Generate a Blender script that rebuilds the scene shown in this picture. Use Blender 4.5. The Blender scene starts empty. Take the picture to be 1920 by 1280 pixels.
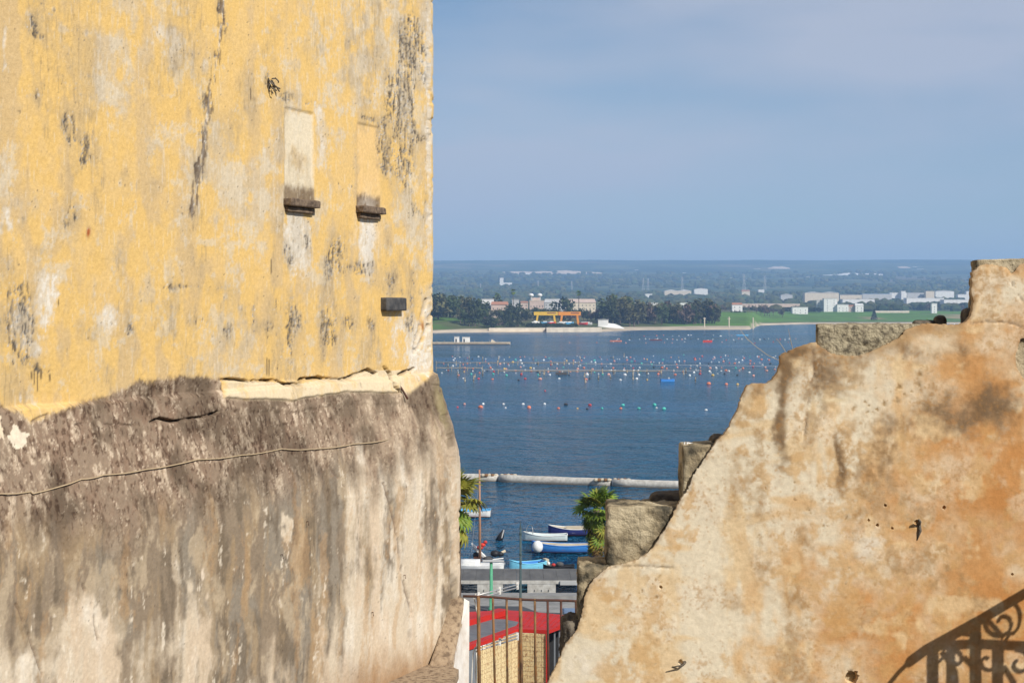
import bpy, bmesh, math, random
import numpy as np
from mathutils import Vector, Matrix
from mathutils.geometry import delaunay_2d_cdt

# ------------------------------------------------------------------ camera, sky, sun, exposure
S = bpy.context.scene
COL = S.collection
F, HZ, CH = 3000.0, 575.0, 19.0            # focal length and horizon row in photo pixels, eye height above the sea
cam = bpy.data.cameras.new('camera'); camo = bpy.data.objects.new('camera', cam); COL.objects.link(camo)
camo.location = (0, 0, CH); camo.rotation_euler = (math.pi / 2, 0, 0)
cam.sensor_width = 36; cam.lens = F / 1920 * 36; cam.shift_y = -(640 - HZ) / 1920
cam.clip_start = 0.1; cam.clip_end = 60000
S.camera = camo

SUN_AZ, SUN_EL = math.radians(137), math.radians(37)
SUNV = Vector((math.sin(SUN_AZ) * math.cos(SUN_EL), math.cos(SUN_AZ) * math.cos(SUN_EL), math.sin(SUN_EL)))
w = bpy.data.worlds.new('World'); S.world = w; w.use_nodes = True
wn, wl = w.node_tree.nodes, w.node_tree.links
sky = wn.new('ShaderNodeTexSky'); sky.sky_type = 'NISHITA'; sky.sun_disc = False
sky.sun_elevation = SUN_EL; sky.sun_rotation = SUN_AZ; sky.air_density = 1.0; sky.dust_density = 0.1; sky.ozone_density = 4.0
tc = wn.new('ShaderNodeTexCoord'); mp = wn.new('ShaderNodeMapping'); mp.inputs['Scale'].default_value = (2.2, 2.2, 8.5)
mp.inputs['Location'].default_value = (0.3, 0.0, 0.75)
cl = wn.new('ShaderNodeTexNoise'); cl.inputs['Scale'].default_value = 1.15; cl.inputs['Detail'].default_value = 5; cl.inputs['Roughness'].default_value = 0.45
cr = wn.new('ShaderNodeValToRGB'); cr.color_ramp.elements[0].position = 0.37; cr.color_ramp.elements[1].position = 0.57
cr.color_ramp.elements[0].color = (0.0, 0.0, 0.0, 1); cr.color_ramp.elements[1].color = (0.85, 0.85, 0.85, 1)
mx = wn.new('ShaderNodeMix'); mx.data_type = 'RGBA'; mx.inputs['B'].default_value = (6.2, 6.5, 7.5, 1)
wl.new(tc.outputs['Generated'], mp.inputs['Vector']); wl.new(mp.outputs[0], cl.inputs['Vector'])
wl.new(cl.outputs['Fac'], cr.inputs['Fac']); wl.new(cr.outputs['Color'], mx.inputs['Factor'])
wl.new(sky.outputs[0], mx.inputs['A']); wl.new(mx.outputs['Result'], wn['Background'].inputs[0])
wn['Background'].inputs[1].default_value = 0.080
sl = bpy.data.lights.new('sun', 'SUN'); sl.energy = 5.0; sl.angle = math.radians(0.53); sl.color = (1.0, 0.955, 0.88)
so = bpy.data.objects.new('sun', sl); COL.objects.link(so); so.rotation_euler = SUNV.to_track_quat('Z', 'Y').to_euler(); so.location = (10, -10, 40)
S.view_settings.view_transform = 'Standard'; S.view_settings.look = 'None'
S.view_settings.exposure = 0.08; S.view_settings.gamma = 1.0; S.view_settings.use_curve_mapping = False
S.render.engine = 'CYCLES'
S.cycles.max_bounces = 6; S.cycles.diffuse_bounces = 3; S.cycles.glossy_bounces = 3; S.cycles.volume_bounces = 1
S.cycles.use_denoising = True
random.seed(7); RNG = np.random.default_rng(7)

# ------------------------------------------------------------------ helpers
def W(px, py, Y):
    return Vector(((px - 960) / F * Y, Y, CH - (py - HZ) / F * Y))
def onz(px, py, z):
    return W(px, py, F * (CH - z) / (py - HZ))
def sm(a, b, x):
    t = np.clip((x - a) / (b - a), 0, 1); return t * t * (3 - 2 * t)
LAT = RNG.random((6, 256, 256))
def vn(x, y, k=0):
    xi, yi = np.floor(x).astype(int), np.floor(y).astype(int); u, v = x - xi, y - yi
    u, v = u * u * (3 - 2 * u), v * v * (3 - 2 * v); L = LAT[k % 6]
    o = 37 * k
    a, b = L[(xi + o) & 255, (yi + o) & 255], L[(xi + 1 + o) & 255, (yi + o) & 255]
    c, d = L[(xi + o) & 255, (yi + 1 + o) & 255], L[(xi + 1 + o) & 255, (yi + 1 + o) & 255]
    return (a * (1 - u) + b * u) * (1 - v) + (c * (1 - u) + d * u) * v
def fbm(x, y, k=0, oc=4, g=0.5):
    s = a = 0.0; am = 1.0
    for i in range(oc):
        s = s + am * vn(x * 2 ** i + 11.3 * i, y * 2 ** i + 7.1 * i, k + i); a += am; am *= g
    return s / a
def ell(px, py, x, y, rx, ry):
    return np.exp(-(((px - x) / rx) ** 2 + ((py - y) / ry) ** 2))
def pld(px, py, pts):                        # distance to a polyline
    d = np.full(px.shape, 1e9)
    for (ax, ay), (bx, by) in zip(pts[:-1], pts[1:]):
        vx, vy = bx - ax, by - ay; t = np.clip(((px - ax) * vx + (py - ay) * vy) / (vx * vx + vy * vy + 1e-9), 0, 1)
        d = np.minimum(d, np.hypot(px - ax - t * vx, py - ay - t * vy))
    return d
def mixc(c, col, f):
    f = np.clip(f, 0, 1)[..., None]; return c * (1 - f) + np.asarray(col) * f

def tag(o, label=None, cat=None, group=None, kind=None):
    if label: o['label'] = label
    if cat: o['category'] = cat
    if group: o['group'] = group
    if kind: o['kind'] = kind
    return o
def empty(name, loc=(0, 0, 0), rz=0.0, label=None, cat=None, group=None):
    o = bpy.data.objects.new(name, None); COL.objects.link(o); o.location = loc; o.rotation_euler = (0, 0, rz)
    o.empty_display_size = 0.2
    return tag(o, label, cat, group)
def link(name, me, mat, parent=None, loc=None):
    o = bpy.data.objects.new(name, me); COL.objects.link(o)
    if mat is not None and not me.materials: me.materials.append(mat)
    if parent is not None: o.parent = parent
    if loc is not None: o.location = loc
    return o
def copy_tree(o, parent=None):
    c = o.copy(); COL.objects.link(c); c.parent = parent
    for ch in list(o.children): copy_tree(ch, c)
    return c

class MB:
    def __init__(s): s.v, s.f = [], []
    def add(s, vs, fs):
        n = len(s.v); s.v += [tuple(p) for p in vs]; s.f += [tuple(i + n for i in f) for f in fs]; return s
    def box(s, x0, x1, y0, y1, z0, z1):
        return s.add([(x0, y0, z0), (x1, y0, z0), (x1, y1, z0), (x0, y1, z0), (x0, y0, z1), (x1, y0, z1), (x1, y1, z1), (x0, y1, z1)],
                     [(0, 3, 2, 1), (4, 5, 6, 7), (0, 1, 5, 4), (1, 2, 6, 5), (2, 3, 7, 6), (3, 0, 4, 7)])
    def obox(s, a, b, wd, up):               # a board from a to b, wd wide sideways, up thick
        a, b = Vector(a), Vector(b); d = (b - a).normalized(); r = d.cross(Vector((0, 0, 1)))
        if r.length < 1e-3: r = Vector((1, 0, 0))
        r.normalize(); u = r.cross(d).normalized(); r *= wd / 2; u *= up / 2
        vs = [p + i * r + j * u for p in (a, b) for i, j in ((-1, -1), (1, -1), (1, 1), (-1, 1))]
        return s.add(vs, [(0, 1, 2, 3), (7, 6, 5, 4), (0, 4, 5, 1), (1, 5, 6, 2), (2, 6, 7, 3), (3, 7, 4, 0)])
    def tube(s, pts, r, n=6, cap=True):
        pts = [Vector(p) for p in pts]; rs = [float(q) for q in r] if isinstance(r, (list, tuple)) else [r] * len(pts); vs, fs = [], []
        for i, p in enumerate(pts):
            d = (pts[min(i + 1, len(pts) - 1)] - pts[max(i - 1, 0)]).normalized()
            a = d.cross(Vector((0, 0, 1))) if abs(d.z) < 0.9 else d.cross(Vector((0, 1, 0)))
            a.normalize(); b = d.cross(a)
            vs += [p + rs[i] * (math.cos(k * 2 * math.pi / n) * a + math.sin(k * 2 * math.pi / n) * b) for k in range(n)]
        for i in range(len(pts) - 1):
            fs += [(i * n + k, i * n + (k + 1) % n, (i + 1) * n + (k + 1) % n, (i + 1) * n + k) for k in range(n)]
        if cap: fs += [tuple(range(n - 1, -1, -1)), tuple((len(pts) - 1) * n + k for k in range(n))]
        return s.add(vs, fs)
    def prism(s, poly, z0, z1):              # poly in x, y
        n = len(poly); vs = [(p[0], p[1], z0) for p in poly] + [(p[0], p[1], z1) for p in poly]
        return s.add(vs, [tuple(range(n - 1, -1, -1)), tuple(range(n, 2 * n))] + [(i, (i + 1) % n, n + (i + 1) % n, n + i) for i in range(n)])
    def ellip(s, c, rx, ry, rz, nu=8, nv=5):
        vs = [(c[0], c[1], c[2] + rz)]
        for j in range(1, nv):
            t = math.pi * j / nv
            vs += [(c[0] + rx * math.sin(t) * math.cos(2 * math.pi * i / nu), c[1] + ry * math.sin(t) * math.sin(2 * math.pi * i / nu), c[2] + rz * math.cos(t)) for i in range(nu)]
        vs.append((c[0], c[1], c[2] - rz)); fs = []
        for i in range(nu):
            fs.append((0, 1 + i, 1 + (i + 1) % nu))
            for j in range(nv - 2):
                a, b = 1 + j * nu, 1 + (j + 1) * nu; fs.append((a + i, b + i, b + (i + 1) % nu, a + (i + 1) % nu))
            a = 1 + (nv - 2) * nu; fs.append((a + i, len(vs) - 1, a + (i + 1) % nu))
        return s.add(vs, fs)
    def mesh(s, name, smooth=False):
        me = bpy.data.meshes.new(name); me.from_pydata(s.v, [], s.f); me.update()
        bm = bmesh.new(); bm.from_mesh(me); bmesh.ops.recalc_face_normals(bm, faces=bm.faces); bm.to_mesh(me); bm.free()
        if smooth: me.shade_smooth()
        return me
    def build(s, name, mat, parent=None, smooth=False, loc=None):
        return link(name, s.mesh(name, smooth), mat, parent, loc)

def grid_mesh(name, P, col=None, wrap=False):   # P: rows x cols x 3
    r, c = P.shape[:2]; me = bpy.data.meshes.new(name)
    idx = np.arange(r * c).reshape(r, c)
    q = np.stack([idx[:-1, :-1], idx[:-1, 1:], idx[1:, 1:], idx[1:, :-1]], -1).reshape(-1, 4)
    me.vertices.add(r * c); me.vertices.foreach_set('co', P.reshape(-1).astype(np.float32))
    me.loops.add(q.size); me.loops.foreach_set('vertex_index', q.reshape(-1).astype(np.int32))
    me.polygons.add(len(q)); me.polygons.foreach_set('loop_start', (np.arange(len(q)) * 4).astype(np.int32))
    me.update(calc_edges=True); me.validate(); me.shade_smooth()
    if col is not None: set_col(me, col)
    return me
def set_col(me, col, name='col'):
    col = np.clip(np.asarray(col).reshape(-1, 3), 0, 1); at = me.color_attributes.new(name, 'FLOAT_COLOR', 'POINT')
    at.data.foreach_set('color', np.concatenate([col, np.ones((len(col), 1))], 1).astype(np.float32).reshape(-1))

# ------------------------------------------------------------------ materials
def mk(name, c1, c2=None, scale=6.0, rough=0.8, bump=0.0, metal=0.0, stretch=(1, 1, 1), detail=5, lo=0.35, hi=0.65, attr=None,
       c3=None, bscale=None, trans=0.0, rand=0.0, spec=0.3, bdist=0.02):
    m = bpy.data.materials.new(name); m.use_nodes = True; N, L = m.node_tree.nodes, m.node_tree.links
    b = N['Principled BSDF']; b.inputs['Roughness'].default_value = rough; b.inputs['Metallic'].default_value = metal
    b.inputs['Specular IOR Level'].default_value = spec
    t = N.new('ShaderNodeTexCoord'); mpn = N.new('ShaderNodeMapping'); mpn.inputs['Scale'].default_value = stretch
    L.new(t.outputs['Object'], mpn.inputs['Vector'])
    no = N.new('ShaderNodeTexNoise'); no.inputs['Scale'].default_value = scale; no.inputs['Detail'].default_value = detail; no.inputs['Roughness'].default_value = 0.6
    L.new(mpn.outputs[0], no.inputs['Vector'])
    c2 = c2 or tuple(x * 0.8 for x in c1)
    rp = N.new('ShaderNodeValToRGB'); e = rp.color_ramp.elements; e[0].position, e[1].position = lo, hi
    e[0].color, e[1].color = (*c1, 1), (*c2, 1)
    if c3:
        x = e.new((lo + hi) / 2); x.color = (*c3, 1)
    L.new(no.outputs['Fac'], rp.inputs['Fac']); out = rp.outputs['Color']
    if attr:
        at = N.new('ShaderNodeAttribute'); at.attribute_name = attr; mm = N.new('ShaderNodeMix'); mm.data_type = 'RGBA'; mm.blend_type = 'MULTIPLY'
        mm.inputs['Factor'].default_value = 1; L.new(at.outputs['Color'], mm.inputs['A']); L.new(out, mm.inputs['B']); out = mm.outputs['Result']
    if rand:
        oi = N.new('ShaderNodeObjectInfo'); hs = N.new('ShaderNodeHueSaturation'); mr = N.new('ShaderNodeMapRange')
        mr.inputs['To Min'].default_value = 1 - rand; mr.inputs['To Max'].default_value = 1 + rand
        L.new(oi.outputs['Random'], mr.inputs['Value']); L.new(mr.outputs[0], hs.inputs['Value']); L.new(out, hs.inputs['Color']); out = hs.outputs['Color']
    L.new(out, b.inputs['Base Color'])
    if bump:
        n2 = no
        if bscale:
            n2 = N.new('ShaderNodeTexNoise'); n2.inputs['Scale'].default_value = bscale; n2.inputs['Detail'].default_value = 6; n2.inputs['Roughness'].default_value = 0.65
            L.new(mpn.outputs[0], n2.inputs['Vector'])
        bp = N.new('ShaderNodeBump'); bp.inputs['Strength'].default_value = bump; bp.inputs['Distance'].default_value = bdist
        L.new(n2.outputs['Fac'], bp.inputs['Height']); L.new(bp.outputs[0], b.inputs['Normal'])
    if trans:
        tr = N.new('ShaderNodeBsdfTranslucent'); L.new(out, tr.inputs['Color']); ms = N.new('ShaderNodeMixShader'); ms.inputs[0].default_value = trans
        L.new(b.outputs[0], ms.inputs[1]); L.new(tr.outputs[0], ms.inputs[2]); L.new(ms.outputs[0], N['Material Output'].inputs['Surface'])
    return m
M = {}
M['plaster'] = mk('weathered_plaster', (0.89, 0.885, 0.875), (1.04, 1.04, 1.04), 30, 0.92, 0.45, attr='col', bscale=42, bdist=0.012, spec=0.15, detail=8)
M['plaster2'] = mk('ruin_plaster', (0.88, 0.87, 0.855), (1.04, 1.04, 1.04), 32, 0.92, 0.3, attr='col', bscale=90, bdist=0.006, spec=0.15, detail=8)
M['stone'] = mk('tufa_stone', (0.52, 0.435, 0.29), (0.085, 0.075, 0.055), 4.6, 0.95, 0.9, bscale=38, bdist=0.02, c3=(0.34, 0.275, 0.175), spec=0.1, lo=0.40, hi=0.62, detail=10)
M['pitted'] = mk('pitted_stone', (0.50, 0.43, 0.29), (0.13, 0.11, 0.08), 26, 0.95, 1.0, bscale=34, bdist=0.03, c3=(0.40, 0.34, 0.23), spec=0.1, lo=0.32, hi=0.66)
M['darkstone'] = mk('grimy_and_shaded_stone', (0.20, 0.17, 0.13), (0.09, 0.075, 0.06), 14, 0.95, 0.9, bscale=30, bdist=0.02, spec=0.1)
M['coping'] = mk('lichened_coping', (0.40, 0.30, 0.20), (0.17, 0.12, 0.08), 16, 0.95, 0.8, bscale=40, bdist=0.015, c3=(0.34, 0.25, 0.165), spec=0.1)
M['sill'] = mk('mossy_sill', (0.22, 0.16, 0.11), (0.09, 0.065, 0.05), 25, 0.95, 0.8, bscale=60, bdist=0.01, spec=0.1)
M['white_plaster'] = mk('white_plaster', (0.78, 0.74, 0.68), (0.60, 0.53, 0.45), 5, 0.9, 0.3, bscale=40, bdist=0.01, spec=0.2)
M['rust'] = mk('rusty_iron', (0.30, 0.12, 0.035), (0.10, 0.055, 0.035), 18, 0.85, 0.4, bscale=60, bdist=0.004, stretch=(1, 1, .4), c3=(0.22, 0.13, 0.06))
M['rust2'] = mk('oxide_and_shaded_iron', (0.115, 0.045, 0.03), (0.06, 0.035, 0.027), 20, 0.75, 0.3, bscale=60, bdist=0.003)  # also the darker iron of the shaded railing bars
M['black_iron'] = mk('black_wrought_iron', (0.03, 0.028, 0.027), (0.05, 0.04, 0.035), 20, 0.6)
M['slate'] = mk('dark_slate', (0.045, 0.045, 0.047), (0.10, 0.095, 0.09), 14, 0.7, 0.4, bscale=40, bdist=0.006)
M['cord'] = mk('tan_cord', (0.50, 0.38, 0.24), (0.40, 0.30, 0.18), 10, 0.8)
M['rope'] = mk('white_rope', (0.78, 0.76, 0.70), (0.68, 0.65, 0.58), 40, 0.85)
M['alu'] = mk('aluminium_tube', (0.55, 0.54, 0.52), (0.42, 0.40, 0.38), 30, 0.45, metal=0.6)
M['concrete'] = mk('concrete', (0.30, 0.29, 0.27), (0.20, 0.195, 0.185), 1.2, 0.9, 0.3, bscale=8, spec=0.2)
M['pale_concrete'] = mk('pale_concrete', (0.56, 0.535, 0.48), (0.36, 0.335, 0.29), 2.5, 0.9, 0.3, bscale=9, spec=0.2)
M['deck'] = mk('grey_deck', (0.10, 0.098, 0.095), (0.145, 0.14, 0.132), 1.4, 0.9, stretch=(1, .3, 1), spec=0.2)
M['dark_grey_paving'] = mk('dark_grey_paving', (0.055, 0.058, 0.065), (0.085, 0.087, 0.09), 1.0, 0.9, 0.2, bscale=20)
M['earth'] = mk('terrace_paving', (0.20, 0.17, 0.135), (0.13, 0.11, 0.09), 3, 0.9, 0.4, bscale=14)
M['red_roof'] = mk('red_sheet_roof', (0.52, 0.022, 0.014), (0.40, 0.02, 0.014), 1.4, 0.55)
M['grey_tarp'] = mk('grey_roof_felt', (0.12, 0.12, 0.13), (0.17, 0.17, 0.175), 2, 0.85)
M['grey_panel'] = mk('grey_panel', (0.20, 0.215, 0.23), (0.16, 0.17, 0.18), 1, 0.6)
M['reed'] = mk('reed_mat', (0.74, 0.60, 0.35), (0.45, 0.27, 0.14), 2.6, 0.85, stretch=(5, 5, 3.5), c3=(0.76, 0.60, 0.32))
M['twine'] = mk('dark_twine', (0.50, 0.36, 0.20), (0.34, 0.22, 0.13), 6, 0.9)
M['dark'] = mk('shaded_interior', (0.02, 0.02, 0.022), (0.03, 0.03, 0.03), 2, 0.8)
M['green_paint'] = mk('green_painted_steel', (0.10, 0.36, 0.20), (0.085, 0.30, 0.17), 3, 0.5)
M['dk_green'] = mk('dark_green_steel', (0.055, 0.085, 0.085), (0.09, 0.12, 0.115), 3, 0.5, metal=0.2)
def paint(name, c, r=0.45): M[name] = mk(name, c, tuple(x * 0.86 for x in c), 2.5, r, stretch=(1, 1, 2))
paint('white_paint', (0.80, 0.79, 0.75)); paint('pale_boat', (0.62, 0.70, 0.68)); paint('blue_boat', (0.055, 0.25, 0.66)); paint('cyan_boat', (0.22, 0.62, 0.80))
paint('navy', (0.04, 0.05, 0.20)); paint('brown_wood', (0.25, 0.10, 0.05), .7); paint('mast_wood', (0.42, 0.22, 0.13), .6); paint('antifoul', (0.16, 0.03, 0.03), .7)
paint('sand_cloth', (0.55, 0.47, 0.34), .9); paint('red_cloth', (0.50, 0.05, 0.04), .8); paint('black_plastic', (0.02, 0.02, 0.022), .5); paint('terracotta', (0.40, 0.14, 0.06), .8)
paint('car_blue', (0.18, 0.24, 0.34), .35); paint('glass', (0.03, 0.035, 0.04), .12); paint('hotred', (0.66, 0.05, 0.03)); paint('skyblue', (0.12, 0.42, 0.72))
M['frond'] = mk('palm_frond', (0.07, 0.15, 0.014), (0.19, 0.24, 0.025), 3, 0.55, trans=0.10, rand=0.4)
M['yfrond'] = mk('yellowing_frond', (0.28, 0.24, 0.03), (0.14, 0.16, 0.02), 3, 0.6, trans=0.12, rand=0.3)
M['dead'] = mk('dead_frond', (0.30, 0.19, 0.06), (0.16, 0.11, 0.04), 4, 0.8, rand=0.35, trans=0.15)
M['bark'] = mk('bark', (0.16, 0.12, 0.085), (0.09, 0.07, 0.05), 6, 0.95, 0.6, stretch=(1, 1, .4))
for nm, c in (('leaf_dark', (0.055, 0.068, 0.028)), ('leaf_mid', (0.070, 0.092, 0.032)), ('leaf_olive', (0.11, 0.105, 0.045)), ('leaf_brown', (0.15, 0.105, 0.075))):
    M[nm] = mk(nm, tuple(x * 1.35 for x in c), tuple(x * 0.6 for x in c), 0.5, 0.8, trans=0.12, rand=0.25, spec=0.1)
for nm, c in (('wall_white', (0.80, 0.78, 0.74)), ('wall_cream', (0.70, 0.60, 0.46)), ('wall_pink', (0.60, 0.46, 0.38)), ('wall_grey', (0.52, 0.51, 0.49)), ('roof_blue', (0.22, 0.42, 0.66)),
              ('roof_grey', (0.48, 0.47, 0.45)), ('roof_tile', (0.42, 0.20, 0.12)), ('quarry', (0.66, 0.52, 0.40)), ('quarry_white', (0.82, 0.79, 0.74))):
    M[nm] = mk(nm, c, tuple(x * 0.82 for x in c), 0.25, 0.85)
M['window_dark'] = mk('far_window', (0.05, 0.06, 0.07), (0.08, 0.09, 0.10), 1, 0.3)
M['crane_yellow'] = mk('crane_yellow', (0.80, 0.50, 0.03), (0.70, 0.42, 0.03), 0.4, 0.5)
M['crane_orange'] = mk('crane_orange', (0.80, 0.30, 0.02), (0.70, 0.25, 0.02), 0.4, 0.5)
M['pier_stone'] = mk('old_pier_stone', (0.50, 0.42, 0.30), (0.34, 0.28, 0.20), 0.6, 0.9)
M['wood_pole'] = mk('grey_wood_stake', (0.42, 0.36, 0.26), (0.28, 0.23, 0.16), 1.2, 0.9, rand=.2)
for nm, c in (('float_white', (0.78, 0.80, 0.80)), ('float_orange', (0.70, 0.22, 0.12)), ('float_red', (0.52, 0.06, 0.06)), ('float_teal', (0.10, 0.55, 0.45)), ('float_black', (0.03, 0.03, 0.035)),
              ('float_yellow', (0.75, 0.50, 0.12)), ('float_pink', (0.72, 0.36, 0.28))):
    M[nm] = mk(nm, c, tuple(x * 0.8 for x in c), 2, 0.5, rand=.12)

# ------------------------------------------------------------------ the setting: sea, land, quay, terrace
def water_material():
    m = bpy.data.materials.new('sea_water'); m.use_nodes = True; N, L = m.node_tree.nodes, m.node_tree.links
    b = N['Principled BSDF']; b.inputs['Base Color'].default_value = (0.012, 0.07, 0.14, 1); b.inputs['Roughness'].default_value = 0.22; b.inputs['IOR'].default_value = 1.33; b.inputs['Specular IOR Level'].default_value = 0.4
    t = N.new('ShaderNodeTexCoord')
    def noise(sc, st, det, rot=0.3):
        a = N.new('ShaderNodeMapping'); a.inputs['Scale'].default_value = st; a.inputs['Rotation'].default_value = (0, 0, rot); L.new(t.outputs['Object'], a.inputs['Vector'])
        n = N.new('ShaderNodeTexNoise'); n.inputs['Scale'].default_value = sc; n.inputs['Detail'].default_value = det; n.inputs['Roughness'].default_value = 0.62
        L.new(a.outputs[0], n.inputs['Vector']); return n.outputs['Fac']
    big, mid = noise(0.10, (0.8, 1.0, 1), 6), noise(0.42, (0.9, 1.0, 1), 4, -0.2)
    ad = N.new('ShaderNodeMath'); ad.operation = 'MULTIPLY_ADD'; L.new(mid, ad.inputs[0]); ad.inputs[1].default_value = 0.6; L.new(big, ad.inputs[2])
    bp = N.new('ShaderNodeBump'); bp.inputs['Strength'].default_value = 1.0; bp.inputs['Distance'].default_value = 18.0; L.new(ad.outputs[0], bp.inputs['Height']); L.new(bp.outputs[0], b.inputs['Normal'])
    # wind lanes and deeper water: broad changes of the water's own colour
    ln = noise(0.012, (0.25, 1.0, 1), 4, 0.1)
    rp = N.new('ShaderNodeValToRGB'); e = rp.color_ramp.elements; e[0].position, e[1].position = 0.35, 0.65
    e[0].color, e[1].color = (0.003, 0.082, 0.145, 1), (0.004, 0.125, 0.285, 1); L.new(ln, rp.inputs['Fac']); L.new(rp.outputs[0], b.inputs['Base Color'])
    r2 = N.new('ShaderNodeMapRange'); r2.inputs['From Min'].default_value = 0.3; r2.inputs['From Max'].default_value = 0.7; r2.inputs['To Min'].default_value = 0.08; r2.inputs['To Max'].default_value = 0.20
    L.new(noise(0.02, (0.3, 1, 1), 3, -0.1), r2.inputs['Value']); L.new(r2.outputs[0], b.inputs['Roughness'])
    return m
M['sea'] = water_material()
tag(MB().add([(-3500, 60, 0), (3500, 60, 0), (3500, 2300, 0), (-3500, 2300, 0)], [(0, 1, 2, 3)]).build('sea', M['sea']), kind='structure')

SHX = [-400, 700, 815, 917, 1125, 1200, 1330, 1408, 1424, 1500, 1700, 2400, 3500]
SHY = [1150, 1160, 1163, 1190, 1213, 1300, 1325, 1335, 1640, 1745, 1775, 1800, 1820]
YT = [2100, 2600, 3500, 4500, 6000, 7500, 9000, 10500, 12500]
PT = [583.5, 577, 560, 545, 527, 512, 497, 487.0, 500]
def land_z(X, Y):
    X, Y = np.asarray(X, float), np.asarray(Y, float); px = 960 + F * X / np.maximum(Y, 1)
    t = Y - np.interp(px, SHX, SHY) + 10 * (fbm(X / 40, Y / 40, 1, 2) - 0.5)
    z1 = np.interp(t, [-80, 0, 8, 40, 150, 350, 900], [-4, 0, 1.3, 2.3, 6, 12.5, 15.0])
    z1 = z1 + np.clip(t / 60, 0, 1) * (5.0 * ell(px, Y, 835, 1310, 70, 90) + 2.2 * (fbm(X / 90, Y / 90, 2, 3) - 0.5))
    yp = np.interp(Y, YT, PT)
    ridge = 3.2 * (fbm(X / 900 + 3, Y / 5000, 3, 3) - 0.5) * sm(7000, 10000, Y) + 1.5 * sm(1100, 850, px) * sm(7000, 10000, Y)
    z2 = CH + (HZ - yp - ridge) * Y / F + 8 * (fbm(X / 260, Y / 260, 4, 3) - 0.5) * sm(2400, 4000, Y)
    f = sm(2200, 2800, Y); return z1 * (1 - f) + z2 * f
def land_mesh():
    Ys = np.concatenate([np.linspace(1080, 1420, 100), np.linspace(1424, 2100, 110), np.geomspace(2110, 12500, 170)])
    K = np.linspace(-0.55, 0.55, 420)
    Y, Kx = np.meshgrid(Ys, K, indexing='ij'); X = Y * Kx; Z = land_z(X, Y)
    px = 960 + F * Kx; t = Y - np.interp(px, SHX, SHY) + 10 * (fbm(X / 40, Y / 40, 1, 2) - 0.5)
    n1, n2, n3 = fbm(X / 30, Y / 40, 1, 4), fbm(X / 120, Y / 160, 2, 4), fbm(X / 420, Y / 900, 3, 4)
    c = np.zeros(X.shape + (3,)); c[:] = (0.10, 0.115, 0.045)
    c = mixc(c, (0.17, 0.15, 0.085), sm(0.5, 0.62, n1) * 0.7)
    c = mixc(c, (0.10, 0.225, 0.03), sm(1225, 1270, px) * sm(20, 60, t) * sm(520, 380, t) * (0.65 + 0.6 * (n1 - 0.4)))
    c = mixc(c, (0.30, 0.24, 0.13), sm(1600, 1640, px) * sm(80, 120, t) * sm(300, 220, t) * sm(0.46, 0.56, n2))
    c = mixc(c, (0.085, 0.155, 0.03), sm(960, 900, px) * sm(12, 40, t) * sm(200, 120, t) * sm(0.36, 0.6, n1))
    far = sm(2100, 2500, Y)
    wood = mixc(np.broadcast_to(np.array((0.050, 0.078, 0.040)), c.shape).copy(), (0.13, 0.14, 0.075), sm(0.44, 0.66, n2) * 0.9)
    wood = mixc(wood, (0.022, 0.040, 0.022), sm(0.48, 0.6, fbm(X / 500, Y / 500, 5, 3)) * 0.9)
    wood = mixc(wood, (0.25, 0.19, 0.13), sm(0.62, 0.68, n3) * 0.5)
    c = c * (1 - far[..., None]) + wood * far[..., None]
    c = mixc(c, (0.56, 0.46, 0.34), sm(26, 16, t + 14 * (n1 - 0.5)))
    c = mixc(c, (0.48, 0.40, 0.30), sm(1120, 1150, px) * sm(1440, 1400, px) * sm(60, 40, t))
    return grid_mesh('land', np.stack([X, Y, Z], -1), c)
M['land'] = mk('land_cover', (0.78, 0.78, 0.78), (1.15, 1.15, 1.1), 0.05, 0.95, attr='col', detail=8, spec=0.05)
tag(link('land', land_mesh(), M['land']), kind='structure')

tag(MB().box(-60, 60, 18.15, 99, -3, 1.2).build('quay', M['concrete']), kind='structure')
tag(MB().add([(-60, 40, 1.204), (60, 40, 1.204), (60, 91.0, 1.204), (1.6, 93.2, 1.204), (0.6, 95.2, 1.204), (-60, 97, 1.204)], [(0, 1, 2, 3, 4, 5)]).build('dark_road_band', M['dark_grey_paving']), kind='structure')  # dark grey band, its far edge stepped out over the concrete
tag(MB().box(-60, 60, 97.9, 99.04, 1.2, 1.32).build('quay_kerb', M['concrete']), kind='structure')
tag(MB().box(-7.5, 8, -4, 18.1, -3, 14.5).build('terrace', M['earth']), kind='structure')
# ------------------------------------------------------------------ the yellow tower
TA = math.radians(24); TD = np.array((math.sin(TA), math.cos(TA))); TN = np.array((math.cos(TA), -math.sin(TA)))
TE = np.array(((806 - 960) / F * 18.0, 18.0)); TR = 0.34
OZ = [10, 15.0, 15.73, 16.45, 17.11, 17.35, 17.65, 17.89, 18.10, 18.235, 18.262, 30]
OO = [.27, .285, .292, .305, .308, .285, .222, .15, .088, .048, .0, 0]
def t_off(z): return np.interp(z, OZ, OO)
def t_plan(a):                               # a: distance along the plan, 0 = where the corner begins
    a = np.asarray(a, float); al = np.clip(a, 0, TR * 1.9) / TR; th = TA - al; after = np.maximum(a - TR * 1.9, 0)
    # arc centre lies inside (left of) the wall
    C = TE - TN * TR
    nx, ny = np.cos(th), -np.sin(th); px_, py_ = C[0] + TR * nx, C[1] + TR * ny
    st = np.minimum(a, 0)
    x = px_ + TD[0] * st + np.sin(th) * after; y = py_ + TD[1] * st + np.cos(th) * after
    return x, y, nx, ny
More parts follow.
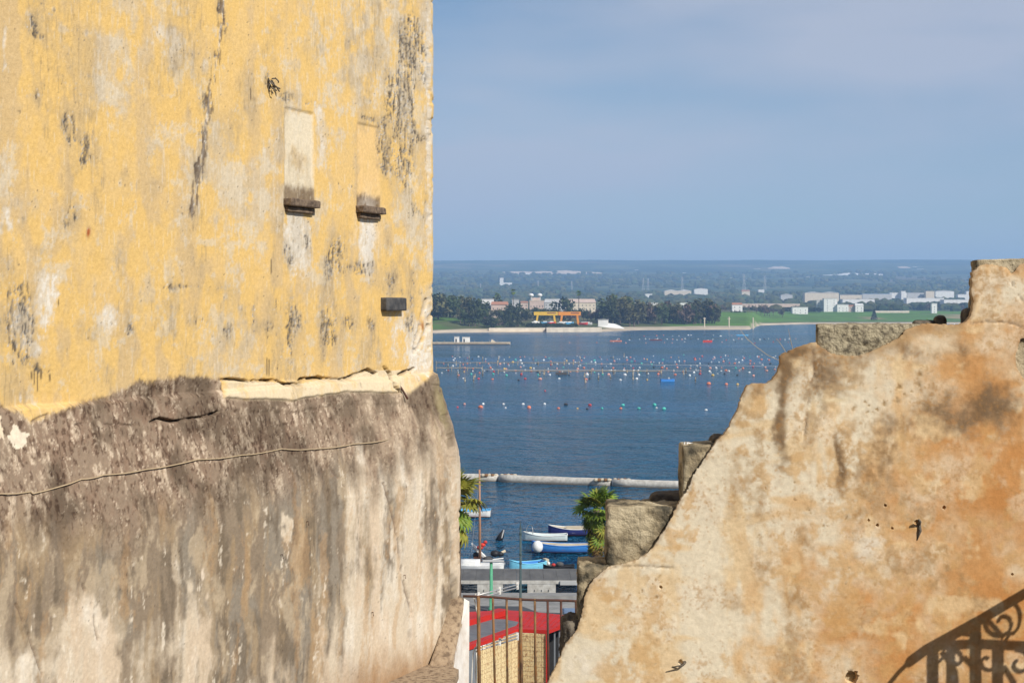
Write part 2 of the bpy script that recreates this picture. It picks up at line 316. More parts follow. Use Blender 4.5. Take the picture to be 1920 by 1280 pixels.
def t_solve(px, py):                         # photo pixel -> (s, z) on the straight part of the tower
    o = 0.0
    for _ in range(8):
        k = (px - 960) / F; bx, by = TE[0] + TN[0] * o, TE[1] + TN[1] * o
        s = (bx - k * by) / (TD[0] - k * TD[1]); Y = by - s * TD[1]; z = CH - (py - HZ) / F * Y; o = float(t_off(z))
    return s, z
def t_point(px, py, out=0.0):
    s, z = t_solve(px, py); o = float(t_off(z)) + out
    return Vector((TE[0] - s * TD[0] + TN[0] * o, TE[1] - s * TD[1] + TN[1] * o, z))

CRK = [[(415, 712), (440, 711), (470, 714), (512, 712), (530, 719), (556, 720), (562, 710), (600, 708), (640, 711), (665, 704), (690, 693), (705, 700)],
       [(720, 686), (731, 700), (738, 725), (750, 735)], [(282, 792), (300, 783), (325, 790), (350, 786), (385, 780), (408, 772)], [(748, 702), (775, 690)],
       [(800, 560), (790, 600), (780, 640), (777, 662)], [(812, 585), (795, 630), (783, 655)]]
HAIR = [[(600, 850), (625, 885), (650, 915)], [(718, 905), (735, 960), (748, 1020), (755, 1090), (772, 1145)], [(155, 1095), (170, 1130), (185, 1200)], [(30, 1130), (60, 1210), (80, 1265)],
        [(60, 790), (90, 775), (80, 800)], [(140, 796), (185, 795), (250, 798)], [(672, 715), (676, 730)], [(700, 870), (712, 905)]]
LINE_A = [(424, -20), (416, 40), (406, 110), (392, 190), (385, 255), (374, 320), (362, 380), (357, 430)]
# dark mould: x, y, rx, ry, strength
DARK = [(412, 20, 9, 26, 1), (424, 55, 6, 22, .9), (404, 112, 8, 16, 1), (388, 190, 8, 14, .8), (375, 320, 7, 20, 1), (380, 256, 5, 9, .8), (360, 395, 4, 16, .6),
        (60, 50, 10, 16, .9), (75, 72, 7, 6, .7), (126, 240, 8, 22, .95), (134, 262, 8, 14, .6), (160, 283, 8, 22, 1), (136, 320, 10, 20, .5), (136, 405, 14, 26, .8), (118, 420, 9, 10, .5),
        (41, 610, 20, 44, 1.0), (40, 575, 16, 36, .95), (48, 622, 12, 20, 1.0), (72, 690, 10, 10, .9), (62, 668, 16, 14, .5), (100, 700, 22, 5, .8), (122, 660, 8, 14, .6),
        (168, 630, 14, 12, .8), (150, 612, 8, 14, .6), (180, 612, 10, 6, .6), (245, 615, 12, 14, .9), (250, 590, 10, 24, .5), (350, 537, 14, 7, 1), (310, 540, 14, 5, .6), (405, 540, 20, 12, .6),
        (375, 600, 22, 10, .7), (430, 625, 9, 22, .7), (232, 330, 6, 18, .6), (285, 355, 12, 10, .5), (506, 155, 11, 14, 1), (545, 182, 14, 8, .8), (575, 195, 14, 8, .8), (512, 215, 7, 8, .3),
        (525, 290, 5, 40, .5), (515, 350, 10, 14, .8), (700, 225, 20, 6, .7), (716, 270, 6, 44, .95), (728, 320, 6, 16, .8), (762, 100, 7, 40, .9), (752, 150, 12, 30, .9), (768, 180, 8, 40, 1.0), (740, 190, 12, 30, .8),
        (775, 60, 12, 30, .5), (790, 110, 12, 40, .6), (800, 140, 8, 30, .7), (760, 250, 14, 50, .75), (768, 300, 8, 60, .8), (755, 330, 14, 30, .5), (792, 260, 9, 9, 1), (797, 385, 6, 24, .8), (780, 395, 8, 16, .8), (745, 60, 8, 30, .4),
        (538, 470, 8, 20, 1.05), (545, 490, 10, 16, .7), (579, 460, 8, 20, 1.05), (520, 430, 12, 18, .5), (640, 450, 18, 20, .75), (632, 470, 12, 12, .8), (660, 500, 26, 14, .7), (625, 500, 14, 20, .6), (690, 505, 18, 9, .8), (700, 530, 12, 12, .6),
        (735, 525, 10, 12, .6), (738, 550, 12, 8, .5), (478, 585, 4, 24, .9), (545, 575, 10, 26, .85), (550, 610, 14, 16, .9), (560, 590, 10, 18, .6), (543, 635, 8, 10, .9), (548, 655, 6, 20, .6), (655, 605, 11, 18, 1.1), (620, 615, 12, 22, .7), (694, 605, 12, 12, .8),
        (625, 640, 12, 12, .6), (770, 610, 6, 14, .9), (775, 560, 6, 20, .5), (782, 500, 6, 20, .5), (520, 565, 8, 20, .5), (490, 615, 18, 9, .7), (420, 615, 10, 26, .6), (425, 560, 16, 20, .4), (455, 650, 6, 10, .5), (510, 670, 3, 24, .6), (515, 685, 4, 14, .6),
        (8, 430, 14, 6, .5), (10, 130, 6, 16, .5), (45, 415, 4, 8, .7), (72, 470, 8, 10, .6), (165, 435, 4, 10, .7), (0, 175, 6, 10, .5), (68, 180, 10, 14, .5), (430, 215, 30, 8, .25), (700, 470, 22, 40, .35), (640, 560, 40, 50, .22), (560, 640, 60, 40, .25), (760, 200, 34, 170, .34), (410, 240, 22, 14, .5), (400, 270, 12, 12, .4), (290, 340, 8, 6, .5)]
PALE = [(40, 600, 24, 55, 1), (95, 545, 18, 40, .8), (90, 590, 22, 60, .7), (200, 590, 30, 40, .8), (300, 60, 50, 22, .6), (320, 90, 30, 24, .5), (170, 60, 26, 12, .6), (15, 420, 22, 40, .9), (90, 410, 18, 22, .6), (560, 470, 28, 70, .9), (555, 430, 26, 40, .9),
        (685, 440, 20, 60, 1.1), (690, 500, 18, 30, .6), (560, 190, 36, 14, .5), (595, 210, 16, 20, .7), (600, 290, 8, 60, .7), (745, 120, 40, 60, .5), (795, 100, 14, 90, .6), (805, 300, 8, 300, .9), (760, 600, 50, 30, .8), (740, 660, 60, 40, .55), (790, 670, 24, 40, 1.0), (350, 480, 60, 40, .35),
        (120, 500, 40, 40, .4), (300, 600, 60, 60, .25), (430, 560, 50, 60, .35), (380, 110, 14, 30, .4), (440, 110, 26, 30, .35), (490, 90, 20, 50, .45), (640, 60, 50, 60, .35), (700, 180, 30, 60, .45), (640, 260, 30, 80, .3), (40, 750, 6, 22, 1), (60, 660, 20, 18, .6), (8, 90, 5, 60, .9), (600, 590, 40, 30, .4), (120, 660, 30, 20, .5), (540, 620, 30, 60, .5), (230, 690, 40, 60, .35)]
def wall_rect(x0, x1, yt, yb):
    s0, zt = t_solve(x0, yt); s1, _ = t_solve(x1, yt); _, zb = t_solve(x0, yb)
    return s1, s0, zb, zt                    # s grows towards the camera
WIN1, WIN2 = wall_rect(534, 588, 203, 372), wall_rect(670, 712, 232, 386)

def tower():
    root = empty('coastal_tower', (TE[0] - TD[0] * 3, TE[1] - TD[1] * 3, 14.5), 0,
                 'yellow plastered tower wall on a grey weathered sloping stone base', 'tower')
    pxs = np.arange(-260, 803, 2.0); ss = []
    for p in pxs:
        k = (p - 960) / F; ss.append((TE[0] - k * TE[1]) / (TD[0] - k * TD[1]))
    a = np.concatenate([-np.array(ss), np.linspace(0, TR * 1.9, 30)[1:], TR * 1.9 + np.array([.1, .3, .8, 2, 4])])
    a = np.unique(np.round(a, 5))
    z = np.concatenate([[13.0, 14.0], np.arange(14.8, 17.0, 0.0125), np.arange(17.0, 18.6, 0.0095), np.arange(18.6, 22.7, 0.0125), [23.5, 25, 27]])
    Z, A = np.meshgrid(z, a, indexing='ij')
    x, y, nx, ny = t_plan(A)
    s = A; o = t_off(Z)
    # irregular foot of the plaster
    zedge = Z + 0.03 * (fbm(A * 3, Z * 0 + 3, 2, 3) - 0.5); o = t_off(zedge)
    PX = 960 + F * (x + nx * o) / (y + ny * o); PY = HZ - F * (Z - CH) / (y + ny * o)
    front = sm(TR * 1.2, TR * 0.7, A)
    h = Z + 0.0
    jx = (fbm(A * 9, Z * 9, 3, 3) - 0.5); jy = (fbm(A * 9 + 50, Z * 9, 4, 3) - 0.5)
    QX, QY = PX + 10 * jx, PY + 16 * jy      # wobble every drawn shape
    # ---- noises
    wz = (fbm(A * 3 + 9, h * 3, 5, 3) - .5)
    nS = fbm(A * 5 + .9 * wz, h * 1.3 + wz, 0, 4)           # vertical streaks
    nS2 = fbm(A * 20 + 2 * wz, h * 4.0, 1, 4)
    nV = fbm(A * 34 + wz, h * 7, 3, 4, .65)
    nB = fbm(A * 1.6, h * 1.3, 2, 4)
    nM = fbm(A * 6, h * 4.5, 3, 5, .6)
    nF = fbm(A * 36, h * 22, 4, 4, .65)
    nFF = fbm(A * 75, h * 45, 5, 3, .7)
    # ---- yellow wash
    c = np.zeros(A.shape + (3,)); c[:] = (0.735, 0.50, 0.205)
    c = mixc(c, (0.72, 0.50, 0.215), sm(0.42, 0.62, nB) * .8)
    c = mixc(c, (0.76, 0.49, 0.15), sm(0.55, 0.42, nM) * .5)
    c = mixc(c, (0.60, 0.435, 0.235), sm(0.52, 0.64, nS * .7 + nM * .3) * .7)
    c = mixc(c, (0.57, 0.475, 0.345), sm(0.555, 0.66, nM * .40 + nF * .12 + nB * .48) * .6)
    c = mixc(c, (0.66, 0.57, 0.43), sm(0.565, 0.64, fbm(A * 5, h * 7, 1, 5, .6) * .55 + nB * .25 + nF * .2) * .6)
    pal = np.zeros(A.shape)
    for e in PALE: pal += e[4] * ell(QX, QY, e[0], e[1], e[2] * 1.15, e[3] * 1.15)
    pal = np.clip(pal, 0, 1.2)
    c = mixc(c, (0.70, 0.60, 0.46), sm(0.62, 0.80, pal * .42 + nM * .45 + nF * .32) * .9)
    c = mixc(c, (0.78, 0.72, 0.62), sm(0.74, 0.86, pal * .36 + nF * .6 + nM * .2) * .85)
    # blocked windows: paler wash
    for k, (s0, s1, z0, z1) in enumerate((WIN1, WIN2)):
        si = -A; fi = sm(s0 - .015, s0 + .01, si + .03 * jx) * sm(s1 + .015, s1 - .01, si + .03 * jx) * sm(z0 - .02, z0 + .02, Z) * sm(z1 + .03, z1 - .01, Z + .1 * jy)
        c = mixc(c, (0.74, 0.65, 0.49) if k == 0 else (0.80, 0.54, 0.24), fi * (.88 if k == 0 else .8) * sm(.75, .5, nM))
        # moss above the sill
        c = mixc(c, (0.17, 0.115, 0.07), sm(s0 - .03, s0 + .01, si) * sm(s1 + .03, s1 - .01, si) * sm(z0 + .16, z0 + .08, Z + .10 * (nM - .5) + .08 * (nF - .5)) * sm(z0 - .1, z0 - .05, Z) * .95)
    # runs of limewash under the sills
    c = mixc(c, (0.80, 0.74, 0.65), ell(QX, QY, 690, 440, 17, 55) * sm(.35, .55, nS2 * .6 + nF * .4) * 1.1)
    # dark mould
    dk = np.zeros(A.shape)
    for e in DARK: dk += e[4] * ell(QX, QY, e[0], e[1], e[2] * 1.25, e[3] * 1.2)
    bg = sm(.54, .66, fbm(A * 2.2, h * 1.0, 5, 4))
    dk = np.clip(dk, 0, 1.15) + .5 * bg
    c = mixc(c, (0.40, 0.315, 0.205), np.clip(dk * 1.2, 0, 1) * .6 * sm(.32, .6, nM * .6 + nV * .4))
    c = mixc(c, (0.72, 0.68, 0.62), sm(.66, .78, np.clip(dk, 0, 1) * .30 + nFF * .60 + nF * .10) * .85)
    dkm = sm(0.61, 0.77, np.minimum(dk, .95) * .33 + nF * .24 + nFF * .28 + nV * .32 - .075)
    c = mixc(c, (0.075, 0.062, 0.05), dkm * .92)
    # tiny scattered flecks
    c = mixc(c, (0.14, 0.11, 0.08), sm(.80, .86, nFF * .7 + nM * .4) * .8)
    nX = fbm(A * 58 + 2 * wz, h * 6.5, 0, 3, .6)
    c = mixc(c, (0.76, 0.68, 0.54), sm(.63, .73, nX * .75 + nB * .25) * .32); c = mixc(c, (0.30, 0.22, 0.13), sm(.64, .73, fbm(A * 50 + 2 * wz + 80, h * 6, 4, 3, .6) * .7 + bg * .12 + nM * .2) * .36)
    c = c * .92
    # scratch line A
    dA = pld(PX + 5 * jx, PY, LINE_A)
    c = mixc(c, (0.80, 0.74, 0.64), sm(3.0, .8, dA) * sm(.38, .55, nV) * .85 * sm(440, 380, PY))
    c = mixc(c, (0.12, 0.085, 0.06), sm(.60, .74, nV * .5 + nF * .3 + .22 * sm(14, 3, dA) + .10 * dk) * sm(15, 6, dA) * .8)
    # drips
    for (dx, y0, y1) in ((64, 690, 722), (70, 695, 735), (77, 690, 712), (93, 700, 716), (59, 695, 712), (500, 670, 705), (504, 672, 706), (110, 560, 575), (470, 165, 190), (508, 485, 515)):
        c = mixc(c, (0.10, 0.075, 0.05), sm(2.2, .7, np.abs(PX - dx + 1.5 * jx)) * sm(y0 - 2, y0 + 4, PY) * sm(y1 + 3, y1 - 6, PY) * .85)
    c = mixc(c, (0.36, 0.10, 0.03), ell(QX, QY, 166, 437, 3.5, 7) * 1.4); c = mixc(c, (0.34, 0.14, 0.05), ell(QX, QY, 793, 608, 3, 9))
    # ---- grey plaster scarp below an uneven limit
    lim = np.interp(PX, [-260, 0, 30, 60, 100, 180, 260, 340, 413, 418, 470, 540, 640, 690, 700, 770, 800, 812, 850], [760, 760, 770, 795, 770, 745, 715, 704, 708, 746, 748, 750, 735, 735, 736, 735, 712, 697, 695])
    lim = lim + 14 * (nM - .5) * np.where((PX > 415) & (PX < 800), .5, 2.0) + 9 * (nF - .5) * np.where((PX > 415) & (PX < 800), .2, 1.5)
    below = sm(-5, 5, PY - lim) * np.where((PX > 415) & (PX < 800), 1, sm(-40, 12, PY - lim + 26 * (nF - .5)))
    g = np.zeros(c.shape); g[:] = (0.255, 0.202, 0.155)
    fl = fbm(A * 13 + wz, h * 7 + wz, 1, 5, .65)
    fz = fbm(A * 26 + wz, h * 14, 4, 4, .7)
    g = mixc(g, (0.225, 0.165, 0.125), sm(.44, .62, nM * .5 + fz * .5) * .85); g = mixc(g, (0.43, 0.355, 0.275), sm(.52, .64, fl * .7 + fz * .3) * .7)
    g = mixc(g, (0.105, 0.072, 0.055), sm(.55, .66, fbm(A * 44, h * 22, 2, 3, .65) * .72 + nM * .28) * .85)
    g = mixc(g, (0.51, 0.43, 0.34), sm(.56, .66, fl * .38 + nFF * .42 + fz * .2) * .85)
    g = mixc(g, (0.45, 0.37, 0.28), sm(540, 820, PX) * .5 * sm(.35, .6, fl + .1))
    g = g * (.72 + .56 * sm(.36, .64, fbm(A * 3.2 + wz, h * 3.0, 3, 4)))[..., None]
    g = mixc(g, (0.34, 0.30, 0.17), ell(PX, PY, 830, 740, 14, 90) * sm(.4, .6, nM) * .8)
    # ---- lower face: cream render with grey and ochre runs
    lz = np.interp(PX, [-260, 0, 200, 330, 450, 560, 640, 720, 800, 870], [1010, 1000, 1010, 960, 930, 920, 900, 890, 870, 850])
    low = sm(-60, 60, PY - lz + 150 * (nS - .5) + 50 * (nM - .5))
    nL = fbm(A * 4.6 + .9 * wz, h * .6 + .5 * wz, 1, 5, .5); nL2 = fbm(A * 11 + 1.4 * wz, h * .9 + wz, 2, 5, .5)
    q = np.zeros(c.shape); q[:] = (0.67, 0.58, 0.46)
    q = mixc(q, (0.76, 0.69, 0.585), sm(.45, .65, nM * .5 + nL2 * .5)); q = mixc(q, (0.66, 0.51, 0.37), sm(.52, .66, fbm(A * 5, h * .9, 5, 4)) * .35)
    grey = np.interp(PX, [-260, 0, 100, 200, 300, 420, 560, 640, 660, 700, 800, 870], [.6, .55, .75, .68, .82, .62, .66, .52, .20, .15, .26, .32])
    grey = grey - sm(1060, 1290, PY) * np.interp(PX, [0, 640, 700], [.20, .16, .05]) + .12 * ell(PX, PY, 420, 1050, 260, 130)
    for (ex, ey, rx, ry, am) in ((160, 1160, 42, 90, -.55), (180, 1250, 70, 60, -.5), (330, 1075, 16, 50, -.6), (388, 1090, 12, 20, -.6), (538, 985, 16, 20, -.9), (420, 1040, 18, 40, -.3), (600, 1100, 14, 160, -.35), (330, 1190, 60, 70, -.35), (40, 1260, 40, 40, -.3), (565, 980, 20, 50, .1),
                                 (90, 1060, 60, 60, .25), (270, 1080, 40, 110, .3), (25, 1140, 14, 80, .35), (470, 1060, 50, 110, .25), (620, 1000, 20, 120, .3), (545, 1120, 40, 120, .25), (690, 1040, 14, 90, .14), (745, 960, 14, 90, .22), (800, 950, 12, 110, .2), (840, 1000, 10, 140, .3), (230, 1260, 16, 50, .3), (440, 1230, 30, 60, .2)):
        grey = grey + am * ell(PX + 34 * jx + 14 * (nM - .5), PY + 60 * jy + 40 * (nM - .5), ex, ey, rx, ry)
    gm = sm(.36, .585, grey * .62 + nL * .40 + nL2 * .22 + nM * .16 + nF * .10 - .24)
    q = mixc(q, (0.30, 0.245, 0.185), gm * .94)
    q = mixc(q, (0.335, 0.31, 0.265), gm * sm(.48, .62, fbm(A * 3 + wz, h * 1.6, 5, 4)) * .6); q = mixc(q, (0.44, 0.335, 0.215), gm * sm(.50, .62, fbm(A * 7 + wz, h * 1.5 + 7, 0, 5)) * .6)
    q = mixc(q, (0.21, 0.175, 0.135), gm * sm(.49, .63, nL2 * .5 + nM * .35 + fz * .15) * .8)
    q = mixc(q, (0.60, 0.50, 0.37), gm * sm(.53, .66, fbm(A * 6 + 2 * wz, h * 2.6, 4, 5, .55) * .75 + fz * .25) * .6)
    q = mixc(q, (0.52, 0.35, 0.20), sm(.58, .68, fbm(A * 6 + wz, h * 1.2 + wz, 3, 5) * .75 + nF * .25) * .4)
    q = mixc(q, (0.80, 0.72, 0.60), sm(.64, .74, fbm(A * 14, h * 3, 4, 4) * .6 + nF * .4) * .75)
    q = mixc(q, (0.36, 0.23, 0.13), sm(1165, 1270, PY + 70 * (nM - .5) - .20 * (840 - PX)) * sm(560, 720, PX) * .9)
    q = mixc(q, (0.10, 0.075, 0.06), sm(.80, .87, nFF * .75 + nM * .35) * .6)
    g = g * (1 - low[..., None]) + q * low[..., None]
    g = mixc(g, (0.72, 0.64, 0.52), (ell(PX + 40 * jx + 14 * (nF - .5), PY + 40 * jy + 14 * (nF - .5), 38, 820, 24, 15) > .5) * 1.0); g = mixc(g, (0.72, 0.62, 0.48), (ell(PX + 30 * jx + 10 * (nF - .5), PY + 30 * jy, 2, 805, 8, 20) > .5) * 1.0)
    # cream fill patch under the crack
    patch = sm(712, 716, PY) * sm(416, 422, PX) * sm(752, 745, PX)
    c = mixc(c, (0.66, 0.55, 0.38), (PY > np.interp(PX, [415, 530, 556, 665, 700], [711, 718, 719, 702, 694])) * sm(416, 424, PX + 6 * jx) * sm(800, 760, PX) * (.9 - .5 * sm(.5, .62, nM)))
    g = np.clip(g, 0, 1) ** np.array((1.16, 1.19, 1.22))
    c = c * (1 - below[..., None]) + g * below[..., None]
    # ---- relief
    dsp = 0.010 * (fbm(A * 1.3, h * 1.1, 0, 3) - .5) + 0.006 * (nM - .5) + below * (0.016 * (fl - .5) + .008 * (nF - .5)) * (1 - .6 * low) + 0.004 * (nF - .5)
    dsp = dsp - .008 * dkm - 0.004 * sm(.62, .80, pal * .42 + nM * .45 + nF * .32)
    for (s0, s1, z0, z1) in (WIN1, WIN2):
        dsp = dsp - .014 * sm(s0 - .005, s0 + .012, -A) * sm(s1 + .005, s1 - .012, -A) * sm(z0 - .02, z0 + .0, Z) * sm(z1 + .02, z1 - .0, Z)
    for k, L_ in enumerate(CRK):
        d = pld(PX + 4 * jx, PY + 5 * jy, L_); wd = 1.9 if k < 4 else 1.3
        f = sm(wd + 1.6, wd - .6, d) * (.35 + .65 * sm(.38, .5, fbm(A * 12, h * 12, 2, 2))); dsp = dsp - .075 * f; c = mixc(c, (0.10, 0.07, 0.05), f * .75)
    for L_ in HAIR:
        f = sm(2.6, .6, pld(PX + 5 * jx, PY + 6 * jy, L_)) * sm(.3, .5, fbm(A * 10, h * 10, 3, 2)); dsp = dsp - .018 * f; c = mixc(c, (0.16, 0.11, 0.08), f * .7)
    dsp = dsp + .030 * patch * sm(lim + 3, lim - 3, PY) + .012 * sm(415, 421, PX) * sm(760, 750, PX) * sm(0, 6, PY - lim) * sm(26, 18, PY - lim)
    dsp = dsp + (.030 * (fbm(h * 2.2, A * 0 + 4, 2, 4, .6) - .5) - .02 * sm(.6, .7, fbm(h * 9, A * 7, 3, 3))) * ell(A, A, .12, .12, .30, .30)
    dsp = dsp * front
    OO_ = o + dsp
    P = np.stack([x + nx * OO_ - root.location.x, y + ny * OO_ - root.location.y, Z - root.location.z], -1)
    link('wall', grid_mesh('tower_wall', P, c), M['plaster'], root)
    # a solid body behind the skin so that the tower has a far side and a top
    bx, by, _, _ = t_plan(np.array([a[0], 0, TR * .9, TR * 1.9, TR * 1.9 + 4]))
    inn = [(float(X_) - .12 - root.location.x, float(Y_) - root.location.y) for X_, Y_ in zip(bx, by)]
    inn += [(inn[-1][0] - 6, inn[-1][1] - 2), (inn[0][0] - 6, inn[0][1])]
    MB().prism(inn, -1.8, 11.9).build('core', M['white_plaster'], root)
    return root
TOW = tower(); TL = TOW.location

def wall_frame(s, z, out=0.0):               # origin and axes at a wall point: along (to the right), out, up
    p = Vector((TE[0] - s * TD[0] + TN[0] * out, TE[1] - s * TD[1] + TN[1] * out, z)) - TL
    return p, Vector((TD[0], TD[1], 0)), Vector((TN[0], TN[1], 0))
def rough_box(p, ax, an, l0, l1, o0, o1, z0, z1, n=6, amp=.006, seed=0, nz=2, chip=.0):
    bm = bmesh.new(); bmesh.ops.create_cube(bm, size=1); bmesh.ops.subdivide_edges(bm, edges=bm.edges[:], cuts=n, use_grid_fill=True)
    rnd = random.Random(seed); ph = [rnd.uniform(0, 50) for _ in range(6)]
    V = np.array([v.co[:] for v in bm.verts]); D = np.array((l1 - l0, o1 - o0, z1 - z0)); Q = V * D; sc = D.min()
    # round and break the edges: pull points towards the rounded box, unevenly
    r = chip * sc * (.35 + 1.6 * np.clip(fbm(Q[:, 0] * 7 + ph[0] + Q[:, 1] * 3, Q[:, 2] * 7 + ph[1] + Q[:, 1] * 5, seed, 3) - .22, 0, 1)); r = np.minimum(r, sc * .45)[:, None]
    core = np.clip(Q, -(D / 2 - r), D / 2 - r); dl = Q - core; ln = np.linalg.norm(dl, axis=1, keepdims=True); Q = core + np.where(ln > 1e-7, dl / np.maximum(ln, 1e-7) * np.minimum(ln, r), 0)
    nd = Q / np.maximum(np.linalg.norm(Q, axis=1, keepdims=True), 1e-6)
    e = (fbm(Q[:, 0] * 9 + ph[2] + Q[:, 1] * 6, Q[:, 2] * 9 + ph[3] + Q[:, 1] * 8, seed + 1, 4, .6) - .5) * 2 * amp + (fbm(Q[:, 0] * 40 + Q[:, 1] * 31, Q[:, 2] * 40 + Q[:, 1] * 37, seed + 2, 2) - .5) * amp
    Q = Q + nd * e[:, None]; C_ = np.array(((l0 + l1) / 2, (o0 + o1) / 2, (z0 + z1) / 2)); Q = Q + C_
    for v, q in zip(bm.verts, Q): v.co = p + ax * float(q[0]) + an * float(q[1]) + Vector((0, 0, float(q[2])))
    me = bpy.data.meshes.new('piece'); bmesh.ops.recalc_face_normals(bm, faces=bm.faces); bm.to_mesh(me); bm.free(); me.shade_smooth(); return me
for k, (s0, s1, z0, z1) in enumerate((WIN1, WIN2)):
    p, ax, an = wall_frame((s0 + s1) / 2, z0, 0); wd = s1 - s0
    sill = link('window_sill', rough_box(p, ax, an, -wd / 2 - .03, wd / 2 - .015, -.08, .095, -.072, .004, 12, .010, 3 + k, chip=.25), M['sill'], TOW)
    link('sill_bracket', rough_box(p, ax, an, -wd / 2 - .005, wd / 2 - .05, -.08, .045, -.125, -.073, 6, .005, 9 + k, chip=.2), M['sill'], sill)
s_, z_ = t_solve(736, 570); p, ax, an = wall_frame(s_, z_)
pl = link('wall_plate', rough_box(p, ax, an, -.26, .19, -.06, .075, -.072, .070, 6, .003, 21, chip=.06), M['slate'], TOW); tag(pl, 'dark slate box set in the wall near its corner')
# twisted remains of a bracket
s_, z_ = t_solve(506, 156); p, ax, an = wall_frame(s_, z_); mb = MB()
for k in range(9):
    r = random.Random(k); pts = [p + ax * r.uniform(-.07, .06) + an * r.uniform(0, .02) + Vector((0, 0, r.uniform(-.03, .06)))]
    for j in range(4): pts.append(pts[-1] + ax * r.uniform(-.01, .035) + an * r.uniform(-.02, .03) + Vector((0, 0, r.uniform(-.035, .008))))
    mb.tube(pts, .007, 5)
mb.build('bracket_stub', M['darkstone'], TOW, True)
# iron bar sticking out of the crack
a_, b_ = t_point(744, 712, -.02) - TL, t_point(757, 748, .05) - TL
MB().tube([a_, (a_ + b_) / 2 + Vector((.005, 0, .004)), b_], .012, 6).build('iron_bar', M['rust2'], TOW, True)
for (x0, y0) in ((575, 978), (527, 1040), (757, 1078), (697, 1148)):
    q = t_point(x0, y0, -.01) - TL; MB().tube([q, q + Vector((.025, -.02, .008)), q + Vector((.03, -.02, -.03))], .005, 5).build('nail', M['rust2'], TOW)
# cord strung across the scarp
pts = []
for x0, y0, x1, y1 in zip(*(lambda L_: (L_[0][:-1], L_[1][:-1], L_[0][1:], L_[1][1:]))(([-120, 0, 55, 62, 150, 190, 270, 367, 450, 525, 590, 660, 735], [926, 925, 921, 924, 898, 890, 880, 861, 853, 841, 841, 832, 822]))):
    for t in np.linspace(0, 1, 5)[:-1]:
        x_ = x0 + (x1 - x0) * t; pts.append(t_point(x_, y0 + (y1 - y0) * t + 2.0 * math.sin(math.pi * t), .014 + .005 * math.sin(x_ * .11)))
pts.append(t_point(735, 822, -.01)); co = MB().tube([q - pts[0] for q in pts], .0055, 6).build('wall_cord', M['cord'], smooth=True, loc=pts[0])
tag(co, 'thin tan cord strung along the dark sloping base of the tower', 'cord')

# ------------------------------------------------------------------ the ruined wall on the right
RY = 10.0
def r_px(x, y): return ((x - 960) / F * RY, CH - (y - HZ) / F * RY)
OUT = [(985, 1400), (1012, 1320), (1027, 1280), (1038, 1255), (1050, 1232), (1066, 1200), (1083, 1178), (1090, 1150), (1096, 1120), (1106, 1094), (1124, 1076), (1141, 1063), (1160, 1057), (1178, 1055), (1196, 1047), (1214, 1036), (1228, 1020), (1243, 1000), (1258, 976), (1270, 950), (1277, 935), (1290, 916), (1300, 890),
       (1318, 866), (1334, 842), (1348, 824), (1362, 808), (1374, 790), (1384, 768), (1393, 745), (1402, 722), (1418, 718), (1436, 719), (1450, 711), (1460, 697), (1464, 682), (1463, 668), (1480, 658), (1500, 650), (1522, 642), (1532, 641), (1543, 652), (1556, 661), (1572, 666), (1590, 668), (1612, 668), (1640, 657), (1668, 643), (1684, 632), (1697, 620), (1716, 611), (1740, 606), (1770, 608), (1800, 608), (1812, 602),
       (1821, 592), (1824, 566), (1820, 548), (1825, 530), (1824, 512), (1833, 501), (1850, 494), (1868, 497), (1886, 505), (1897, 514), (1910, 500), (1925, 491), (1960, 487), (2040, 485), (2300, 478), (2500, 478), (2500, 1900), (900, 1900)]
PATCH = [(1932, 628), (1913, 636), (1909, 652), (1905, 664), (1906, 680), (1910, 694), (1917, 706), (1934, 724), (1970, 700), (1962, 640)]
HOLES = [(1597, 1269, 11, .10), (1660, 947, 2.6, .02), (1629, 975, 2.4, .015), (1645, 984, 2.8, .02), (1673, 990, 2.4, .015), (1770, 951, 3.2, .02), (1239, 1100, 3, .02), (1898, 1076, 2.5, .02), (1276, 1240, 4, .02), (1720, 980, 6, .02)]
RCR = [[(1820, 606), (1850, 602), (1880, 603), (1905, 608), (1925, 618)], [(1525, 650), (1527, 700), (1518, 730), (1512, 790), (1508, 830)], [(1140, 1063), (1200, 1060), (1262, 1064)], [(1895, 512), (1900, 540), (1925, 575)]]
def jag(poly, step=5.0, amp=2.2, seed=1, closed=True):
    r = random.Random(seed); out = []
    n = len(poly)
    for i in range(n if closed else n - 1):
        a, b = poly[i], poly[(i + 1) % n]; L_ = math.hypot(b[0] - a[0], b[1] - a[1])
        if L_ > 320: out.append(a); continue
        m = max(1, int(L_ / step)); nx, ny = (b[1] - a[1]) / L_, -(b[0] - a[0]) / L_
        for j in range(m):
            t = j / m; e = r.gauss(0, amp * .5) if j else r.gauss(0, amp * .3)
            out.append((a[0] + (b[0] - a[0]) * t + nx * e, a[1] + (b[1] - a[1]) * t + ny * e))
    return out
def inside(px, py, poly):
    c = np.zeros(px.shape, bool); j = len(poly) - 1
    for i in range(len(poly)):
        xi, yi = poly[i]; xj, yj = poly[j]
        with np.errstate(divide='ignore', invalid='ignore'):
            c ^= ((yi > py) != (yj > py)) & (px < (xj - xi) * (py - yi) / (yj - yi) + xi)
        j = i
    return c
